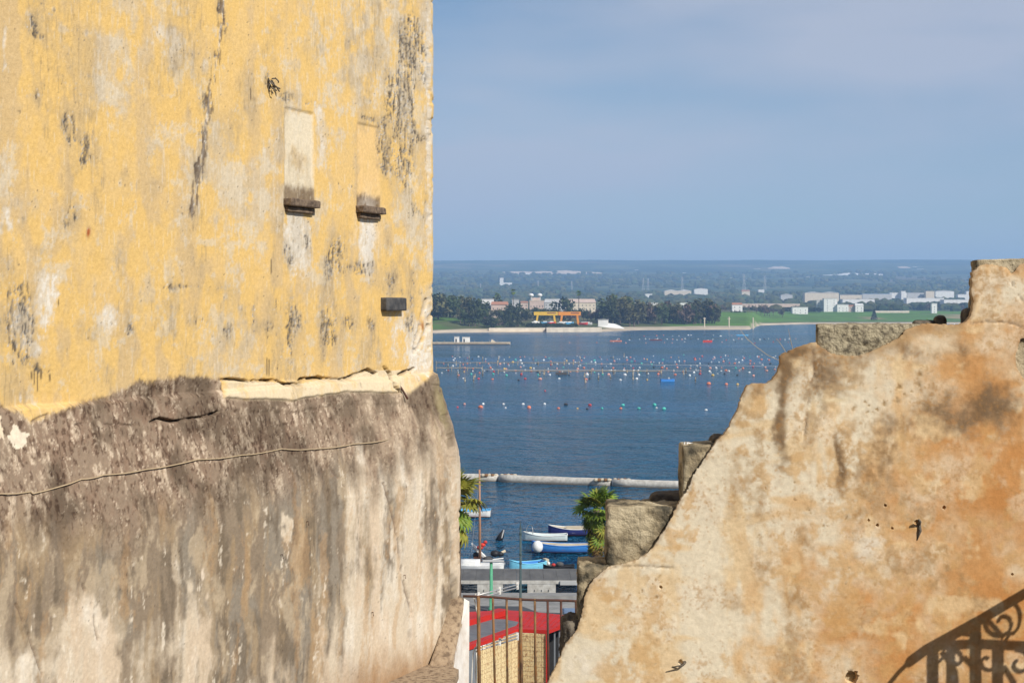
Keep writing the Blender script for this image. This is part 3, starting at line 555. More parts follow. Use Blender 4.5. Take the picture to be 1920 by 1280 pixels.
def ruined_wall():
    root = empty('ruined_wall', (3.0, RY, 14.5), 0, 'broken ochre plastered wall stepping down to the left with bare stone edge', 'wall')
    out, pat = jag(jag(OUT, 16.0, 3.6, 9), 3.2, 1.5), jag(PATCH, 4, 1.5, 3)
    gx, gy = np.meshgrid(np.arange(1010, 2000, 3.0), np.arange(484, 1330, 3.0)); gx = gx + RNG.uniform(-1, 1, gx.shape); gy = gy + RNG.uniform(-1, 1, gy.shape)
    gx, gy = gx.ravel(), gy.ravel()
    ex = [[], []]
    for (hx, hy, hr, _) in HOLES:
        for rr in (.55, .85, 1.0, 1.15, 1.5):
            for k in range(14): ex[0].append(hx + hr * rr * math.cos(k * .4488 + rr)); ex[1].append(hy + hr * rr * math.sin(k * .4488 + rr) * (.8 + .25 * math.sin(k * 2.1 + hx)) + random.uniform(-.12, .12) * hr)
        keep = np.hypot(gx - hx, gy - hy) > hr * 1.6; gx, gy = gx[keep], gy[keep]
    cx, cy = np.meshgrid(np.arange(2030, 2500, 30), np.arange(500, 1900, 30)); dx, dy = np.meshgrid(np.arange(940, 2010, 30), np.arange(1345, 1900, 30))
    gx = np.concatenate([gx, ex[0], cx.ravel(), dx.ravel()]); gy = np.concatenate([gy, ex[1], cy.ravel(), dy.ravel()])
    ok = inside(gx, gy, OUT) & ~inside(gx, gy, PATCH)
    d = pld(gx, gy, out + [out[0]]); d2 = pld(gx, gy, pat + [pat[0]]); ok &= (d > 2.0) & (d2 > 2.0); gx, gy = gx[ok], gy[ok]
    pts = [Vector(p) for p in out] + [Vector(p) for p in pat] + [Vector((a, b)) for a, b in zip(gx, gy)]
    n1, n2 = len(out), len(pat)
    edges = [(i, (i + 1) % n1) for i in range(n1)] + [(n1 + i, n1 + (i + 1) % n2) for i in range(n2)]
    vs, es, fs, ov, oe, of = delaunay_2d_cdt(pts, edges, [], 0, 1e-5)
    V = np.array([(v.x, v.y) for v in vs]); Fc = np.array([f for f in fs if len(f) == 3])
    ctr = V[Fc].mean(1); keep = inside(ctr[:, 0], ctr[:, 1], out) & ~inside(ctr[:, 0], ctr[:, 1], pat); Fc = Fc[keep]
    PX, PY = V[:, 0], V[:, 1]; x, z = (PX - 960) / F * RY, CH - (PY - HZ) / F * RY
    dist = np.minimum(pld(PX, PY, out + [out[0]]), pld(PX, PY, pat + [pat[0]]))
    nB, nM, nF, nFF = fbm(x * 1.4, z * 1.4, 0, 4), fbm(x * 5, z * 5, 1, 5, .6), fbm(x * 22, z * 22, 2, 4, .65), fbm(x * 60, z * 60, 3, 3, .65)
    nS = fbm(x * 6, z * 1.0, 4, 4); nW = fbm(x * 9, z * 9 + nB * 4, 5, 4)
    jx, jy = 70 * (nM - .5), 70 * (fbm(x * 5 + 40, z * 5, 3, 4) - .5); QX, QY = PX + jx, PY + jy
    # cream wash on the left, orange on the right
    c = np.zeros((len(V), 3)); c[:] = (0.76, 0.685, 0.55)
    b1, b2, b3 = fbm(x * 2.2, z * 8, 1, 4, .55), fbm(x * 8, z * 2.2, 2, 4, .55), fbm(x * 3.4, z * 3.4, 5, 5, .6)
    st = np.maximum(b1, b2) * .6 + b3 * .4
    org = np.clip(np.interp(QX + .35 * (QY - 900), [1380, 1440, 1500, 1700, 1850], [0, .10, .42, .80, 1.0]), 0, 1)
    org = org + .5 * ell(QX, QY, 1880, 860, 90, 140) - .45 * ell(QX, QY, 1870, 540, 60, 60) - .3 * ell(QX, QY, 1560, 780, 160, 140)
    c = mixc(c, (0.74, 0.57, 0.36), sm(.50, .60, st) * .7)
    c = mixc(c, (0.63, 0.405, 0.215), np.clip(org * .85 + (st - .55) * 2.6 + (nF - .5) * .4, 0, 1) * .92 * sm(-.05, .25, org))
    c = mixc(c, (0.57, 0.31, 0.135), np.clip(org - .62 + (b3 - .5) * 1.6 + (nB - .5) * .8, 0, 1) * 1.1)
    c = mixc(c, (0.80, 0.66, 0.45), sm(.55, .63, b2 * .5 + b1 * .5) * .6 * np.clip(org * 2, 0, 1))
    c = mixc(c, (0.80, 0.72, 0.59), sm(.50, .62, nM * .55 + nW * .25 + nF * .2) * (.75 - .35 * np.clip(org, 0, 1)))
    c = mixc(c, (0.62, 0.42, 0.22), sm(.53, .62, nB * .30 + nW * .45 + nF * .25) * .65)
    c = mixc(c, (0.40, 0.28, 0.16), sm(.53, .66, nS * .4 + nM * .35 + nF * .25) * .6 * sm(1250, 1450, PX))
    br = np.zeros(len(V))
    for (ex_, ey, rx, ry, am) in ((1470, 800, 16, 110, .85), (1480, 700, 24, 40, .7), (1560, 700, 40, 46, .75), (1700, 660, 50, 26, .7), (1800, 640, 30, 40, .6), (1770, 790, 110, 36, .42), (1830, 750, 60, 50, .40), (1580, 880, 12, 60, .85), (1670, 800, 60, 80, .35), (1880, 780, 50, 60, .5), (1500, 650, 30, 14, .7), (1770, 1090, 70, 30, .4), (1820, 1040, 50, 30, .35), (1420, 740, 16, 16, .5), (1640, 870, 40, 50, .35), (1545, 760, 20, 30, .3)):
        br += am * ell(QX, QY, ex_, ey, rx * 1.1, ry * 1.1)
    c = mixc(c, (0.20, 0.145, 0.095), np.clip(sm(.30, .72, br * .55 + nM * .32 + nF * .32 - .14), 0, 1) * .9 * np.clip(br * 2, 0, 1))
    c = mixc(c, (0.28, 0.20, 0.125), sm(26, 4, dist + 16 * (nM - .5)) * .45 * sm(1380, 1420, PX) * sm(1815, 1800, PX))
    # blown, pitted patch in the middle
    pit = ell(PX, PY, 1660, 740, 130, 60) + .6 * ell(PX, PY, 1200, 1110, 70, 40) + .5 * ell(PX, PY, 1500, 960, 200, 100)
    c = mixc(c, (0.76, 0.68, 0.55), sm(.56, .68, nF * .5 + nW * .3 + .16 * pit) * .6)
    pm = sm(.66, .74, nF * .8 + .17 * pit); c = mixc(c, (0.33, 0.22, 0.10), pm * .75)
    c = mixc(c, (0.80, 0.74, 0.64), ell(QX, QY, 1640, 1010, 40, 22) * sm(.45, .6, nM) * .8 + ell(QX, QY, 1085, 1240, 30, 26) * sm(.4, .6, nF) * .8)
    c = mixc(c, (0.74, 0.63, 0.45), ell(PX, PY, 1567, 750, 22, 3.2) * 1.2)
    c = mixc(c, (0.45, 0.27, 0.12), sm(.60, .70, nFF * .6 + nM * .4) * .45)
    c = mixc(c, (0.30, 0.20, 0.12), sm(7, 1, dist) * .4 * sm(.4, .55, nF))
    c = np.clip(c, 0, 1) ** np.array((1.16, 1.22, 1.28)) * 1.0
    dsp = .018 * (nB - .5) + .006 * (nM - .5) + .004 * (nF - .5) - .004 * pm - .004 * sm(4, 0, dist)
    for (hx, hy, hr, dp) in HOLES:
        f = sm(1.05, .82, np.hypot(PX - hx, (PY - hy)) / hr); dsp = dsp - dp * f
        c = mixc(c, (0.74, 0.56, 0.34), sm(1.7, 1.1, np.hypot(PX - hx, PY - hy) / hr) * (1 - f) * .5)
    for L_ in RCR:
        f = sm(2.6, .5, pld(PX + jx * .06, PY + jy * .06, L_)) * sm(.35, .45, nW); dsp = dsp - .005 * f; c = mixc(c, (0.20, 0.13, 0.08), f * .6)
    lx, ly, lz = root.location
    nv = len(V)
    fr = np.stack([x - lx, RY - dsp - ly, z - lz], 1); bk = np.stack([x - lx, np.full(nv, RY + .055) + .012 * (nF - .5) - ly, z - lz], 1)
    # orient faces towards the camera, then close the rim
    a, b, d_ = fr[Fc[:, 0]], fr[Fc[:, 1]], fr[Fc[:, 2]]
    nrm = np.cross(b - a, d_ - a); flip = nrm[:, 1] > 0; Fc[flip] = Fc[flip][:, ::-1]
    e = {}
    for f in Fc.tolist():
        for i in range(3):
            k = (f[i], f[(i + 1) % 3]); e[k] = 1
    rim = [k for k in e if (k[1], k[0]) not in e]
    used = {}; bv = []
    for k in rim:
        for i in k:
            if i not in used: used[i] = nv + len(bv); bv.append(bk[i])
    Vx = np.concatenate([fr, np.array(bv)]); faces = Fc.tolist() + [(k[1], k[0], used[k[0]], used[k[1]]) for k in rim]
    me = bpy.data.meshes.new('ruin_plaster'); me.from_pydata(Vx.tolist(), [], faces); me.update()
    cc = np.concatenate([c, c[[i for i in used]] * 0 + np.array((0.46, 0.33, 0.19))]); set_col(me, cc); me.shade_smooth()
    me.set_sharp_from_angle(angle=math.radians(50))
    link('plaster', me, M['plaster2'], root)
    # rubble core behind the plaster
    core = [(x0 + 14, y0 + 12) for x0, y0 in OUT[:56]] + [(1835, 520), (1845, 512), (2480, 500), (2480, 1880), (1010, 1880)]
    core = [(p[0] - lx, p[1] - lz) for p in (r_px(*q) for q in jag(core, 9, 3, 8))]
    mb = MB(); n = len(core); mb.add([(p[0], .048, p[1]) for p in core] + [(p[0] + (.07 if p[1] > 1.0 else .0), .46, p[1]) for p in core], [tuple(range(n)), tuple(range(2 * n - 1, n - 1, -1))] + [(i, n + i, n + (i + 1) % n, (i + 1) % n) for i in range(n)])
    mb.build('core', M['stone'], root)
    def block(x0, x1, y0, y1, f, bk_, mat, seed, amp=.014, chip=.12, n=14, name='stone_block', label=None):
        (X0, Z1), (X1, Z0) = r_px(x0, y0), r_px(x1, y1); k = (RY + f) / RY
        me = rough_box(Vector((0, 0, 0)), Vector((1, 0, 0)), Vector((.20 if x0 > 1400 else .04, 1, 0)), X0 * k - lx, X1 * k - lx, f, bk_, CH + (Z0 - CH) * k - lz, CH + (Z1 - CH) * k - lz, n, amp, seed, chip=chip)
        o = link(name, me, mat, root); 
        if label: tag(o, label)
    block(1529, 1725, 608, 690, .030, .42, M['pitted'], 1, .016, .10, 40, label='grey pitted block at the top of the wall')
    block(1279, 1372, 836, 944, .036, .40, M['stone'], 2, .018, .085, 26)
    block(1136, 1300, 949, 1064, .036, .43, M['stone'], 3, .020, .075, 30)
    block(1083, 1170, 1060, 1190, .038, .40, M['stone'], 4, .022, .09, 26)
    block(1052, 1100, 1163, 1262, .026, .36, M['darkstone'], 5, .03, .5, 20)
    block(1828, 1990, 486, 530, .020, .42, M['stone'], 6, .018, .08, 26)
    block(1992, 2280, 482, 540, .012, .42, M['stone'], 7, .012, .08)
    # loose stones behind the broken edge; dark stone paints in the wall's shade
    block(1216, 1290, 926, 962, .30, .56, M['darkstone'], 8, .014, .6, 12, 'loose_stone'); block(1332, 1362, 818, 846, .26, .50, M['darkstone'], 9, .012, .6, 12, 'loose_stone')
    block(1700, 1742, 600, 620, .22, .48, M['darkstone'], 10, .008, .6, 12, 'loose_stone'); block(1742, 1764, 592, 616, .20, .44, M['darkstone'], 11, .01, .6, 12, 'loose_stone'); block(1806, 1832, 578, 622, .06, .46, M['darkstone'], 12, .02, .6, 12, 'loose_stone')
    return root
RUIN = ruined_wall()
def r_point(px, py, out=0.0): return Vector(((px - 960) / F * (RY - out), RY - out, CH - (py - HZ) / F * (RY - out)))
# pegs and twigs left in the plaster
q = r_point(1722, 985, -.01) - RUIN.location
MB().tube([q, q + Vector((0, -.035, .03)), q + Vector((-.012, -.06, .045))], [.012, .011, .006], 6).tube([q + Vector((.004, -.012, .02)), q + Vector((.006, -.02, -.03)), q + Vector((-.012, -.012, -.09))], [.008, .010, .003], 6).build('wooden_peg', M['darkstone'], RUIN, True)
q = r_point(1284, 1240, -.01) - RUIN.location
MB().tube([q, q + Vector((-.015, -.04, -.012)), q + Vector((-.085, -.05, -.022))], [.014, .006, .003], 6).tube([q + Vector((-.02, -.04, -.01)), q + Vector((-.045, -.05, .012))], .004, 5).build('dry_twig', M['darkstone'], RUIN, True)
# bare twigs sprouting from the broken top
def twig(pts, Y, name, label):
    P = [W(a, b, Y) for a, b in pts]; o = MB().tube([p - P[0] for p in P], [.0022] * (len(P) - 1) + [.001], 5).build(name, M['wood_pole'], loc=P[0]); return tag(o, label, 'twig')
twig([(1488, 660), (1483, 640), (1478, 616)], 10.15, 'dry_stalk', 'pale dry stalk standing upright on the broken wall top')
twig([(1462, 676), (1440, 666), (1418, 650), (1400, 634), (1388, 618)], 10.15, 'dry_stalk', 'long bare stalk leaning left over the sea from the wall')
twig([(1476, 664), (1466, 648), (1456, 634)], 10.15, 'dry_stalk', 'short bare twig between the two longer stalks')

# wrought iron stair rail outside the picture whose shadow falls on the wall
def stair_rail():
    RP = 9.25; k = (RY - RP) / -SUNV.y; off = SUNV * k
    def g(px, py): p = r_point(px, py); return Vector((p.x + off.x, RP, p.z + off.z))
    base = Vector((3.6, RP, 14.5))
    st = MB(); zt = 16.9
    for i in range(6): st.box(3.25 + i * .3, 5.4, 8.5, 9.6, 14.5 + i * .325, 14.5 + (i + 1) * .325 - .002)
    sx = st.build('stone_stair', M['concrete'], loc=(0, 0, 0)); tag(sx, 'plain stone stair beside the ruined wall', 'stair')
    root = empty('stair_rail', base, 0, 'black wrought iron stair rail casting its scroll shadow on the wall', 'railing')
    def bar(name, pts, r, n=6): MB().tube([g(*q) - base for q in pts], r, n).build(name, M['black_iron'], root, True)
    def spiral(cx, cy, r0, r1, a0, a1, n=22): return [(cx + (r0 + (r1 - r0) * i / n) * math.cos(math.radians(a0 + (a1 - a0) * i / n)), cy + (r0 + (r1 - r0) * i / n) * math.sin(math.radians(a0 + (a1 - a0) * i / n))) for i in range(n + 1)]
    bar('handrail', [(1705, 1240), (1735, 1218), (1830, 1166), (1920, 1113), (2080, 1020), (2300, 900)], .031, 8)
    bar('handrail_tail', [(1655, 1300), (1668, 1280), (1684, 1260), (1705, 1240)], .015)
    bar('lower_rail', [(1750, 1211), (1830, 1207), (1920, 1211), (2300, 1225)], .023)
    for xx, y0 in ((1748, 1208), (1782, 1206), (1828, 1164), (1870, 1210), (1960, 1092), (2010, 1212), (2090, 1015)): bar('baluster', [(xx, y0), (xx - 1, 1330), (xx - 1, 1420)], .029 if xx in (1748, 1828, 1870, 1960) else .022)
    bar('scroll', spiral(1876, 1168, 6, 32, 200, 560) + [(1880, 1195), (1872, 1208)], .011)
    bar('scroll', spiral(1872, 1164, 44, 36, -70, 40, 8) + [(1892, 1188), (1880, 1208)], .011)
    bar('scroll', spiral(1850, 1240, 5, 24, 300, -60), .010); bar('scroll', spiral(1908, 1244, 5, 26, 240, -100), .011)
    bar('scroll', [(1760, 1240)] + spiral(1790, 1238, 22, 4, -160, 120) , .011); bar('scroll', [(1765, 1222), (1790, 1260), (1795, 1300), (1796, 1330)], .013); bar('scroll', [(1806, 1232), (1830, 1262), (1836, 1300), (1838, 1330)], .013); bar('scroll', [(1880, 1250), (1900, 1280), (1906, 1330)], .014)
    bar('scroll', [(1786, 1199), (1800, 1188), (1818, 1190), (1826, 1200)], .010); bar('scroll', [(1838, 1166), (1846, 1158)], .013)
stair_rail()

# unseen house added behind the camera to cut skylight on the walls
hb = empty('skylight_blocker', (-6, -3.2, 14.5), 0, 'unseen brown house added behind the viewpoint to block skylight', 'building')
MB().box(-16, 15, -9, 0, 0, 15).build('wall', M['coping'], hb); MB().box(-16.4, 15.4, -9.4, .4, 15.003, 15.4).build('roof', M['roof_tile'], hb)
for i in range(5):
    for j in range(3): wn_ = MB().box(-13 + i * 5.4, -11.7 + i * 5.4, .003, .08, 1.5 + j * 4.6, 3.7 + j * 4.6).build('window', M['window_dark'], hb); MB().box(-13.15 + i * 5.4, -11.55 + i * 5.4, .003, .2, 1.38 + j * 4.6, 1.497 + j * 4.6).build('sill', M['wall_grey'], wn_)
# ------------------------------------------------------------------ parapet, ledge, iron railing, drying rack
PB = W(855, 1290, 17.4); PB.z = 14.5
par = empty('stair_parapet', PB, 0, 'small white parapet with brown sloping coping at the foot of the tower', 'parapet')
def pq(px, py, Y): return W(px, py, Y) - PB
Lp = [(841, 1124, 17.85), (834, 1142, 17.78), (826, 1172, 17.68), (815, 1208, 17.5), (803, 1240, 17.32), (795, 1262, 17.25)]
Rp = [(870, 1121, 17.85), (869, 1140, 17.78), (864, 1172, 17.68), (857, 1208, 17.5), (850, 1240, 17.32), (846, 1262, 17.25)]
n = 13; P = np.zeros((24, n, 3))
for i in range(24):
    t = i / 23 * 5; k = min(int(t), 4); u = t - k
    l = pq(*Lp[k]).lerp(pq(*Lp[k + 1]), u); r = pq(*Rp[k]).lerp(pq(*Rp[k + 1]), u)
    for j in range(n):
        v = j / (n - 1); q = l.lerp(r, v); e = .022 * (float(fbm(np.array([i * .5]), np.array([j * .6]), 2, 3)[0]) - .5)
        P[i, j] = (q.x + e, q.y - .015 + e, q.z + e + .018 * math.sin(math.pi * v))
    P[i, 0] += (-.01, .12, -.10); P[i, -1] += (0, .03, -.05)
link('coping', grid_mesh('coping', P), M['coping'], par)
face = [pq(870, 1121, 17.87), pq(880, 1127, 17.88), pq(880, 1180, 17.88), pq(878, 1400, 17.88), pq(838, 1400, 17.33), pq(846, 1262, 17.27), pq(850, 1240, 17.34), pq(857, 1208, 17.52), pq(864, 1172, 17.7), pq(869, 1140, 17.8)]
bk = [p + Vector((-.10, .22, 0)) for p in face]; m_ = len(face)
MB().add(face + bk, [tuple(range(m_)), tuple(range(2 * m_ - 1, m_ - 1, -1))] + [(i, m_ + i, m_ + (i + 1) % m_, (i + 1) % m_) for i in range(m_)]).build('white_face', M['white_plaster'], par)
zl = 15.13
led = [(690, 1292), (722, 1272), (752, 1258), (788, 1248), (812, 1243), (838, 1246), (860, 1254), (856, 1262), (846, 1274), (836, 1290), (820, 1310)]
lp = [onz(a, b, zl) for a, b in jag(led, 6, 3, 5)]; c0 = lp[0].copy(); c0.z = 14.5
lo = MB().prism([(p.x - c0.x, p.y - c0.y) for p in lp], .53, zl - 14.5).build('stone_ledge', M['coping'], loc=c0)
MB().prism([(p.x - c0.x - .05, p.y - c0.y) for p in lp[:: 3]], 0, .529).build('ledge_base', M['coping'], lo)
tag(lo, 'lichen spotted stone ledge at the tower foot by the frame bottom', 'ledge')

RZ = 14.5
rl0, rl1 = W(868, 1117, 18.0), W(1100, 1128, 17.95)
rail = empty('iron_railing', (rl0.x, rl0.y, RZ), 0, 'rusty iron bar railing between the tower and the broken wall', 'railing')
RO = rail.location
rs = [rl0.lerp(rl1, t) - RO + Vector((0, 0, .006 * math.sin(9 * t))) for t in np.linspace(0, 1, 9)]
MB().tube(rs, .015, 6).build('top_rail', M['rust2'], rail, True)
for i, px in enumerate((897, 924, 950, 976, 1003, 1027, 1052, 1080)):
    t = (px - 868) / 232; top = rl0.lerp(rl1, t) - RO; lean = .03 if px == 924 else .012
    r_ = .020 if px in (897, 976) else .0135
    MB().tube([top + Vector((0, 0, .01)), top + Vector((lean * .4, .004, -.5)), Vector((top.x + lean, top.y, 0))], r_, 6).build('baluster', M['rust'] if px < 1010 else M['rust2'], rail, True)  # right-hand bars get darker iron: the wall's shade put into their colour
b0, b1 = W(868, 1310, 18.0) - RO, W(1100, 1304, 17.95) - RO
MB().tube([b0, b1], .016, 6).build('bottom_rail', M['rust2'], rail, True)

def drying_arm(y0, y1, label):
    a, b = W(893, y0, 18.03), W(972, y1, 18.9); root = empty('drying_rack_arm', a, 0, label, 'drying rack', 'drying rack arms on the railing'); d = b - a
    MB().tube([(0, 0, 0), d], .009, 6).build('upper_tube', M['alu'], root, True); MB().tube([(0, 0, -.035), d + Vector((0, 0, -.035))], .009, 6).build('lower_tube', M['alu'], root, True)
    for t in (.06, .55, .98): q = d * t; MB().box(q.x - .014, q.x + .014, q.y - .012, q.y + .012, q.z - .055, q.z + .03).build('clip', M['white_paint'], root)
    return a
a1 = drying_arm(1116, 1095, 'pale metal drying arm reaching out above the top rail')
a2 = drying_arm(1214, 1190, 'pale metal drying arm reaching out below the top rail')
def rope(pts, label, r=.007):
    P = [W(*q) for q in pts]; o = MB().tube([p - P[0] for p in P], r, 6).build('white_rope', M['rope'], smooth=True, loc=P[0]); tag(o, label, 'rope')
rope([(892, 1112, 18.08), (889, 1120, 18.06), (893, 1140, 18.06), (898, 1165, 18.07), (897, 1190, 18.07), (893, 1213, 18.07)], 'white rope from the upper arm down to the lower arm')
rope([(891, 1212, 18.06), (887, 1225, 18.05), (885, 1260, 18.05), (883, 1320, 18.05)], 'left of two white ropes hanging under the lower arm')
rope([(893, 1214, 18.07), (893, 1235, 18.06), (891, 1258, 18.06), (893, 1280, 18.06), (892, 1320, 18.06)], 'right of two white ropes hanging under the lower arm')

# ------------------------------------------------------------------ kiosk with red roof on the quay
KB = onz(960, 1200, 4.6); KB.z = 1.2
kio = empty('quay_kiosk', KB, 0, 'red roofed quayside kiosk walled with reed mats', 'kiosk')
def kz(px, py, z): p = onz(px, py, z); return (p.x - KB.x, p.y - KB.y)
zr = 4.7 - 1.2
roof = [kz(*q, 4.7) for q in ((800, 1150), (946, 1143), (1000, 1146), (1082, 1155), (1078, 1160), (1052, 1172), (1028, 1181), (972, 1178), (880, 1211), (800, 1236))]
rf = MB().prism(roof, zr - .16, zr).build('roof', M['red_roof'], kio)
MB().prism([kz(*q, 4.73) for q in ((800, 1158), (946, 1160), (972, 1165), (968, 1171), (880, 1202), (800, 1226))], zr + .004, zr + .03).build('felt_sheet', M['grey_tarp'], rf)
a, b = onz(800, 1186, 4.85) - KB, onz(944, 1146, 4.85) - KB
MB().obox(a, b, .55, .26).build('raised_ridge', M['red_roof'], rf)
for i in range(9):
    t = i / 8; a = Vector(kz(980 + 90 * t, 1146 + 8 * t, 4.7) + (zr + .012,)); b = Vector(kz(960 + 84 * t, 1172 + 3 * t, 4.7) + (zr + .012,))
    MB().obox(a, b, .04, .03).build('roof_seam', M['red_roof'], rf)
def wall_pts(px, py, z=4.5): q = kz(px, py, z); return Vector((q[0], q[1], 0))
w0, w1, w2 = wall_pts(894, 1215), wall_pts(972, 1187), wall_pts(1024, 1189)
def reed_wall(a, b, h, name, seed):
    d = b - a; L_ = d.length; u = d / L_; nrm = Vector((u.y, -u.x, 0)); r = random.Random(seed)
    if nrm.y > 0: nrm = -nrm
    mb = MB(); mb.obox(a + Vector((0, 0, h / 2)) - nrm * .02, b + Vector((0, 0, h / 2)) - nrm * .02, .02, h)
    n_ = int(L_ / .030)
    for i in range(n_):
        p = a + u * (L_ * (i + .5) / n_) + nrm * r.uniform(0, .012); t = r.uniform(-.012, .012)
        mb.tube([p, p + u * t + Vector((0, 0, h + r.uniform(-.04, .0)))], .013, 4, False)
    o = mb.build(name, M['reed'], kio); o['kind'] = 'stuff'
    for k in range(int(h / .22)):
        z = .12 + k * .22 + r.uniform(-.03, .03); tw = MB()
        pts = [a + u * (L_ * t) + nrm * (.026) + Vector((0, 0, z + r.uniform(-.015, .015))) for t in np.linspace(0.01, .99, 9)]
        tw.tube(pts, .006, 4).build('binding', M['twine'], o)
reed_wall(w0, w1, zr - .17, 'reed_mat', 1); reed_wall(w1, w2, zr - .17, 'reed_mat', 2)
for q, rr, mt, nm in ((w1, .06, 'rust', 'corner_post'), (w2 + Vector((.06, 0, 0)), .07, 'red_roof', 'corner_post')): MB().box(q.x - rr, q.x + rr, q.y - rr - .03, q.y + rr - .03, 0, zr - .165).build(nm, M[mt], kio)
wa = wall_pts(800, 1245); MB().obox(wa + Vector((0, .1, zr / 2 - .1)), w0 + Vector((-.02, .02, zr / 2 - .1)), .06, zr - .22).build('grey_side_panel', M['grey_panel'], kio)
g0, g1 = onz(880, 1214, 4.55) - KB, onz(970, 1184, 4.55) - KB
for k in range(2): MB().obox(g0 + Vector((0, -.16, .02 - .10 * k)), g1 + Vector((0, -.16, .02 - .10 * k)), .05, .045).build('awning_bar', M['alu'], kio)
for px, py in ((1040, 1180), (1049, 1175)): q = wall_pts(px, py); MB().box(q.x - .035, q.x + .035, q.y - .035, q.y + .035, 0, zr - .17).build('door_post', M['grey_panel'], kio)
q = wall_pts(1060, 1168); MB().box(w2.x + .14, q.x + 1.2, q.y + .6, q.y + .66, 0, zr - .17).build('interior_shade_panel', M['dark'], kio)  # near-black panel, the shade inside the kiosk put into its colour

# ------------------------------------------------------------------ parked car on the quay
ca = onz(1077, 1147, 2.6); ca.z = 1.204
car = empty('parked_car', ca, 0, 'blue grey car parked on the quay behind the red roof', 'car')
def car_body():
    st = [(-2.0, .62, .45, .62), (-1.9, .78, .25, .80), (-1.2, .82, .2, .90), (-.9, .82, .2, .93), (0, .84, .2, .95), (1.2, .83, .2, .93), (1.85, .80, .25, .88), (2.0, .66, .45, .70)]
    mb = MB(); rows = []
    for y, hw, z0, z1 in st:
        rows.append([(-hw * .9, y, z0), (-hw, y, z0 + .15), (-hw, y, z1 - .12), (-hw * .88, y, z1), (hw * .88, y, z1), (hw, y, z1 - .12), (hw, y, z0 + .15), (hw * .9, y, z0)])
    vs = [p for r in rows for p in r]; fs = []
    for i in range(len(rows) - 1): fs += [(i * 8 + k, i * 8 + (k + 1) % 8, (i + 1) * 8 + (k + 1) % 8, (i + 1) * 8 + k) for k in range(8)]
    fs += [tuple(range(8)), tuple((len(rows) - 1) * 8 + k for k in range(7, -1, -1))]
    return mb.add(vs, fs)
car_body().build('body', M['car_blue'], car, True)
cab = MB(); cab.add([(-.76, -1.15, .92), (.76, -1.15, .92), (.76, 1.75, .9), (-.76, 1.75, .9), (-.60, -.45, 1.40), (.60, -.45, 1.40), (.60, 1.15, 1.38), (-.60, 1.15, 1.38)], [(0, 1, 5, 4), (1, 2, 6, 5), (2, 3, 7, 6), (3, 0, 4, 7)])
cab.build('windows', M['glass'], car)
MB().add([(-.62, -.5, 1.39), (.62, -.5, 1.39), (.62, 1.2, 1.37), (-.62, 1.2, 1.37), (-.5, -.3, 1.45), (.5, -.3, 1.45), (.5, .95, 1.44), (-.5, .95, 1.44)], [(3, 2, 1, 0), (4, 5, 6, 7), (0, 1, 5, 4), (1, 2, 6, 5), (2, 3, 7, 6), (3, 0, 4, 7)]).build('roof', M['car_blue'], car, True)
for sx in (-1, 1):
    for yy in (-1.25, 1.3):
        wh = MB().tube([(sx * .72, yy, .3), (sx * .86, yy, .3)], .3, 14).build('wheel', M['black_plastic'], car, True); MB().tube([(sx * .865, yy, .3), (sx * .875, yy, .3)], .18, 10).build('rim', M['alu'], wh)
    MB().box(sx * .62 - .12, sx * .62 + .12, -2.0, -1.93, .62, .74).build('headlight', M['white_paint'], car)

# ------------------------------------------------------------------ poles on the quay edge
def pole(px, ytop, Y, r, mat, name, label, cap=None):
    p = W(px, ytop, Y); h = p.z - 1.2; root = empty(name, (p.x, Y, 1.2), 0, label, 'pole')
    MB().tube([(0, 0, 0), (0, 0, .25), (0, 0, .26), (0, 0, h)], [r * 1.6, r * 1.6, r, r * .8], 8).build('shaft', M[mat], root, True)
    MB().box(-r * 2.4, r * 2.4, -r * 2.4, r * 2.4, 0, .03).build('base_plate', M[mat], root)
    return root, h
gp, h = pole(921, 1052, 93.5, .105, 'green_paint', 'green_post', 'light green steel post on the quay in front of the pontoon')
MB().box(-.5, .75, -.2, .2, h, h + .07).build('top_board', M['wall_grey'], gp)
dp, h = pole(976, 992, 92.5, .075, 'dk_green', 'lamp_post', 'tall thin dark green post with pointed tip before the boats')
MB().tube([(0, 0, h), (0, 0, h + .15), (0, 0, h + .5)], [.06, .045, .008], 6).build('finial', M['dk_green'], dp)
for z in (h - .3, h - 1.5, h - 2.0): MB().tube([(0, 0, z), (0, 0, z + .09)], .085, 8).build('collar', M['dk_green'], dp)

# ------------------------------------------------------------------ floating pontoon
pn = empty('pontoon', (-3, 105.3, 0), 0, 'grey floating pontoon on pale concrete floats below the boats', 'pontoon')
def pxX(px, Y): return (px - 960) / F * Y
nb = 22
for i in range(nb):
    x0 = -12 + i * .9 + .006; MB().box(x0, x0 + .888, .07, 4.7, .90, 1.0 + .012 * random.random()).build('deck_board', M['deck'], pn)
MB().box(-12, 7.8, 0, .068, .78, 1.0).build('edge_beam', M['pale_concrete'], pn); MB().box(-12, 7.8, 4.71, 4.78, .78, 1.0).build('edge_beam', M['pale_concrete'], pn)
for a, b in ((800, 863), (895, 943), (989, 1042), (1090, 1140)):
    xa, xb = pxX(a, 105.3) + 3, pxX(b, 105.3) + 3; MB().box(xa, xb, .02, 4.6, -.3, .779).build('float', M['pale_concrete'], pn)
    for k in range(3): xx = xa + (xb - xa) * (.25 + .25 * k); MB().box(xx - .02, xx + .02, -.02, .02, .28, .40).build('bolt', M['slate'], pn)
xq = pxX(1083, 105.3) + 3; MB().box(xq - 1.15, xq + .8, -.12, -.01, .72, .99).build('fender_board', M['wall_grey'], pn)

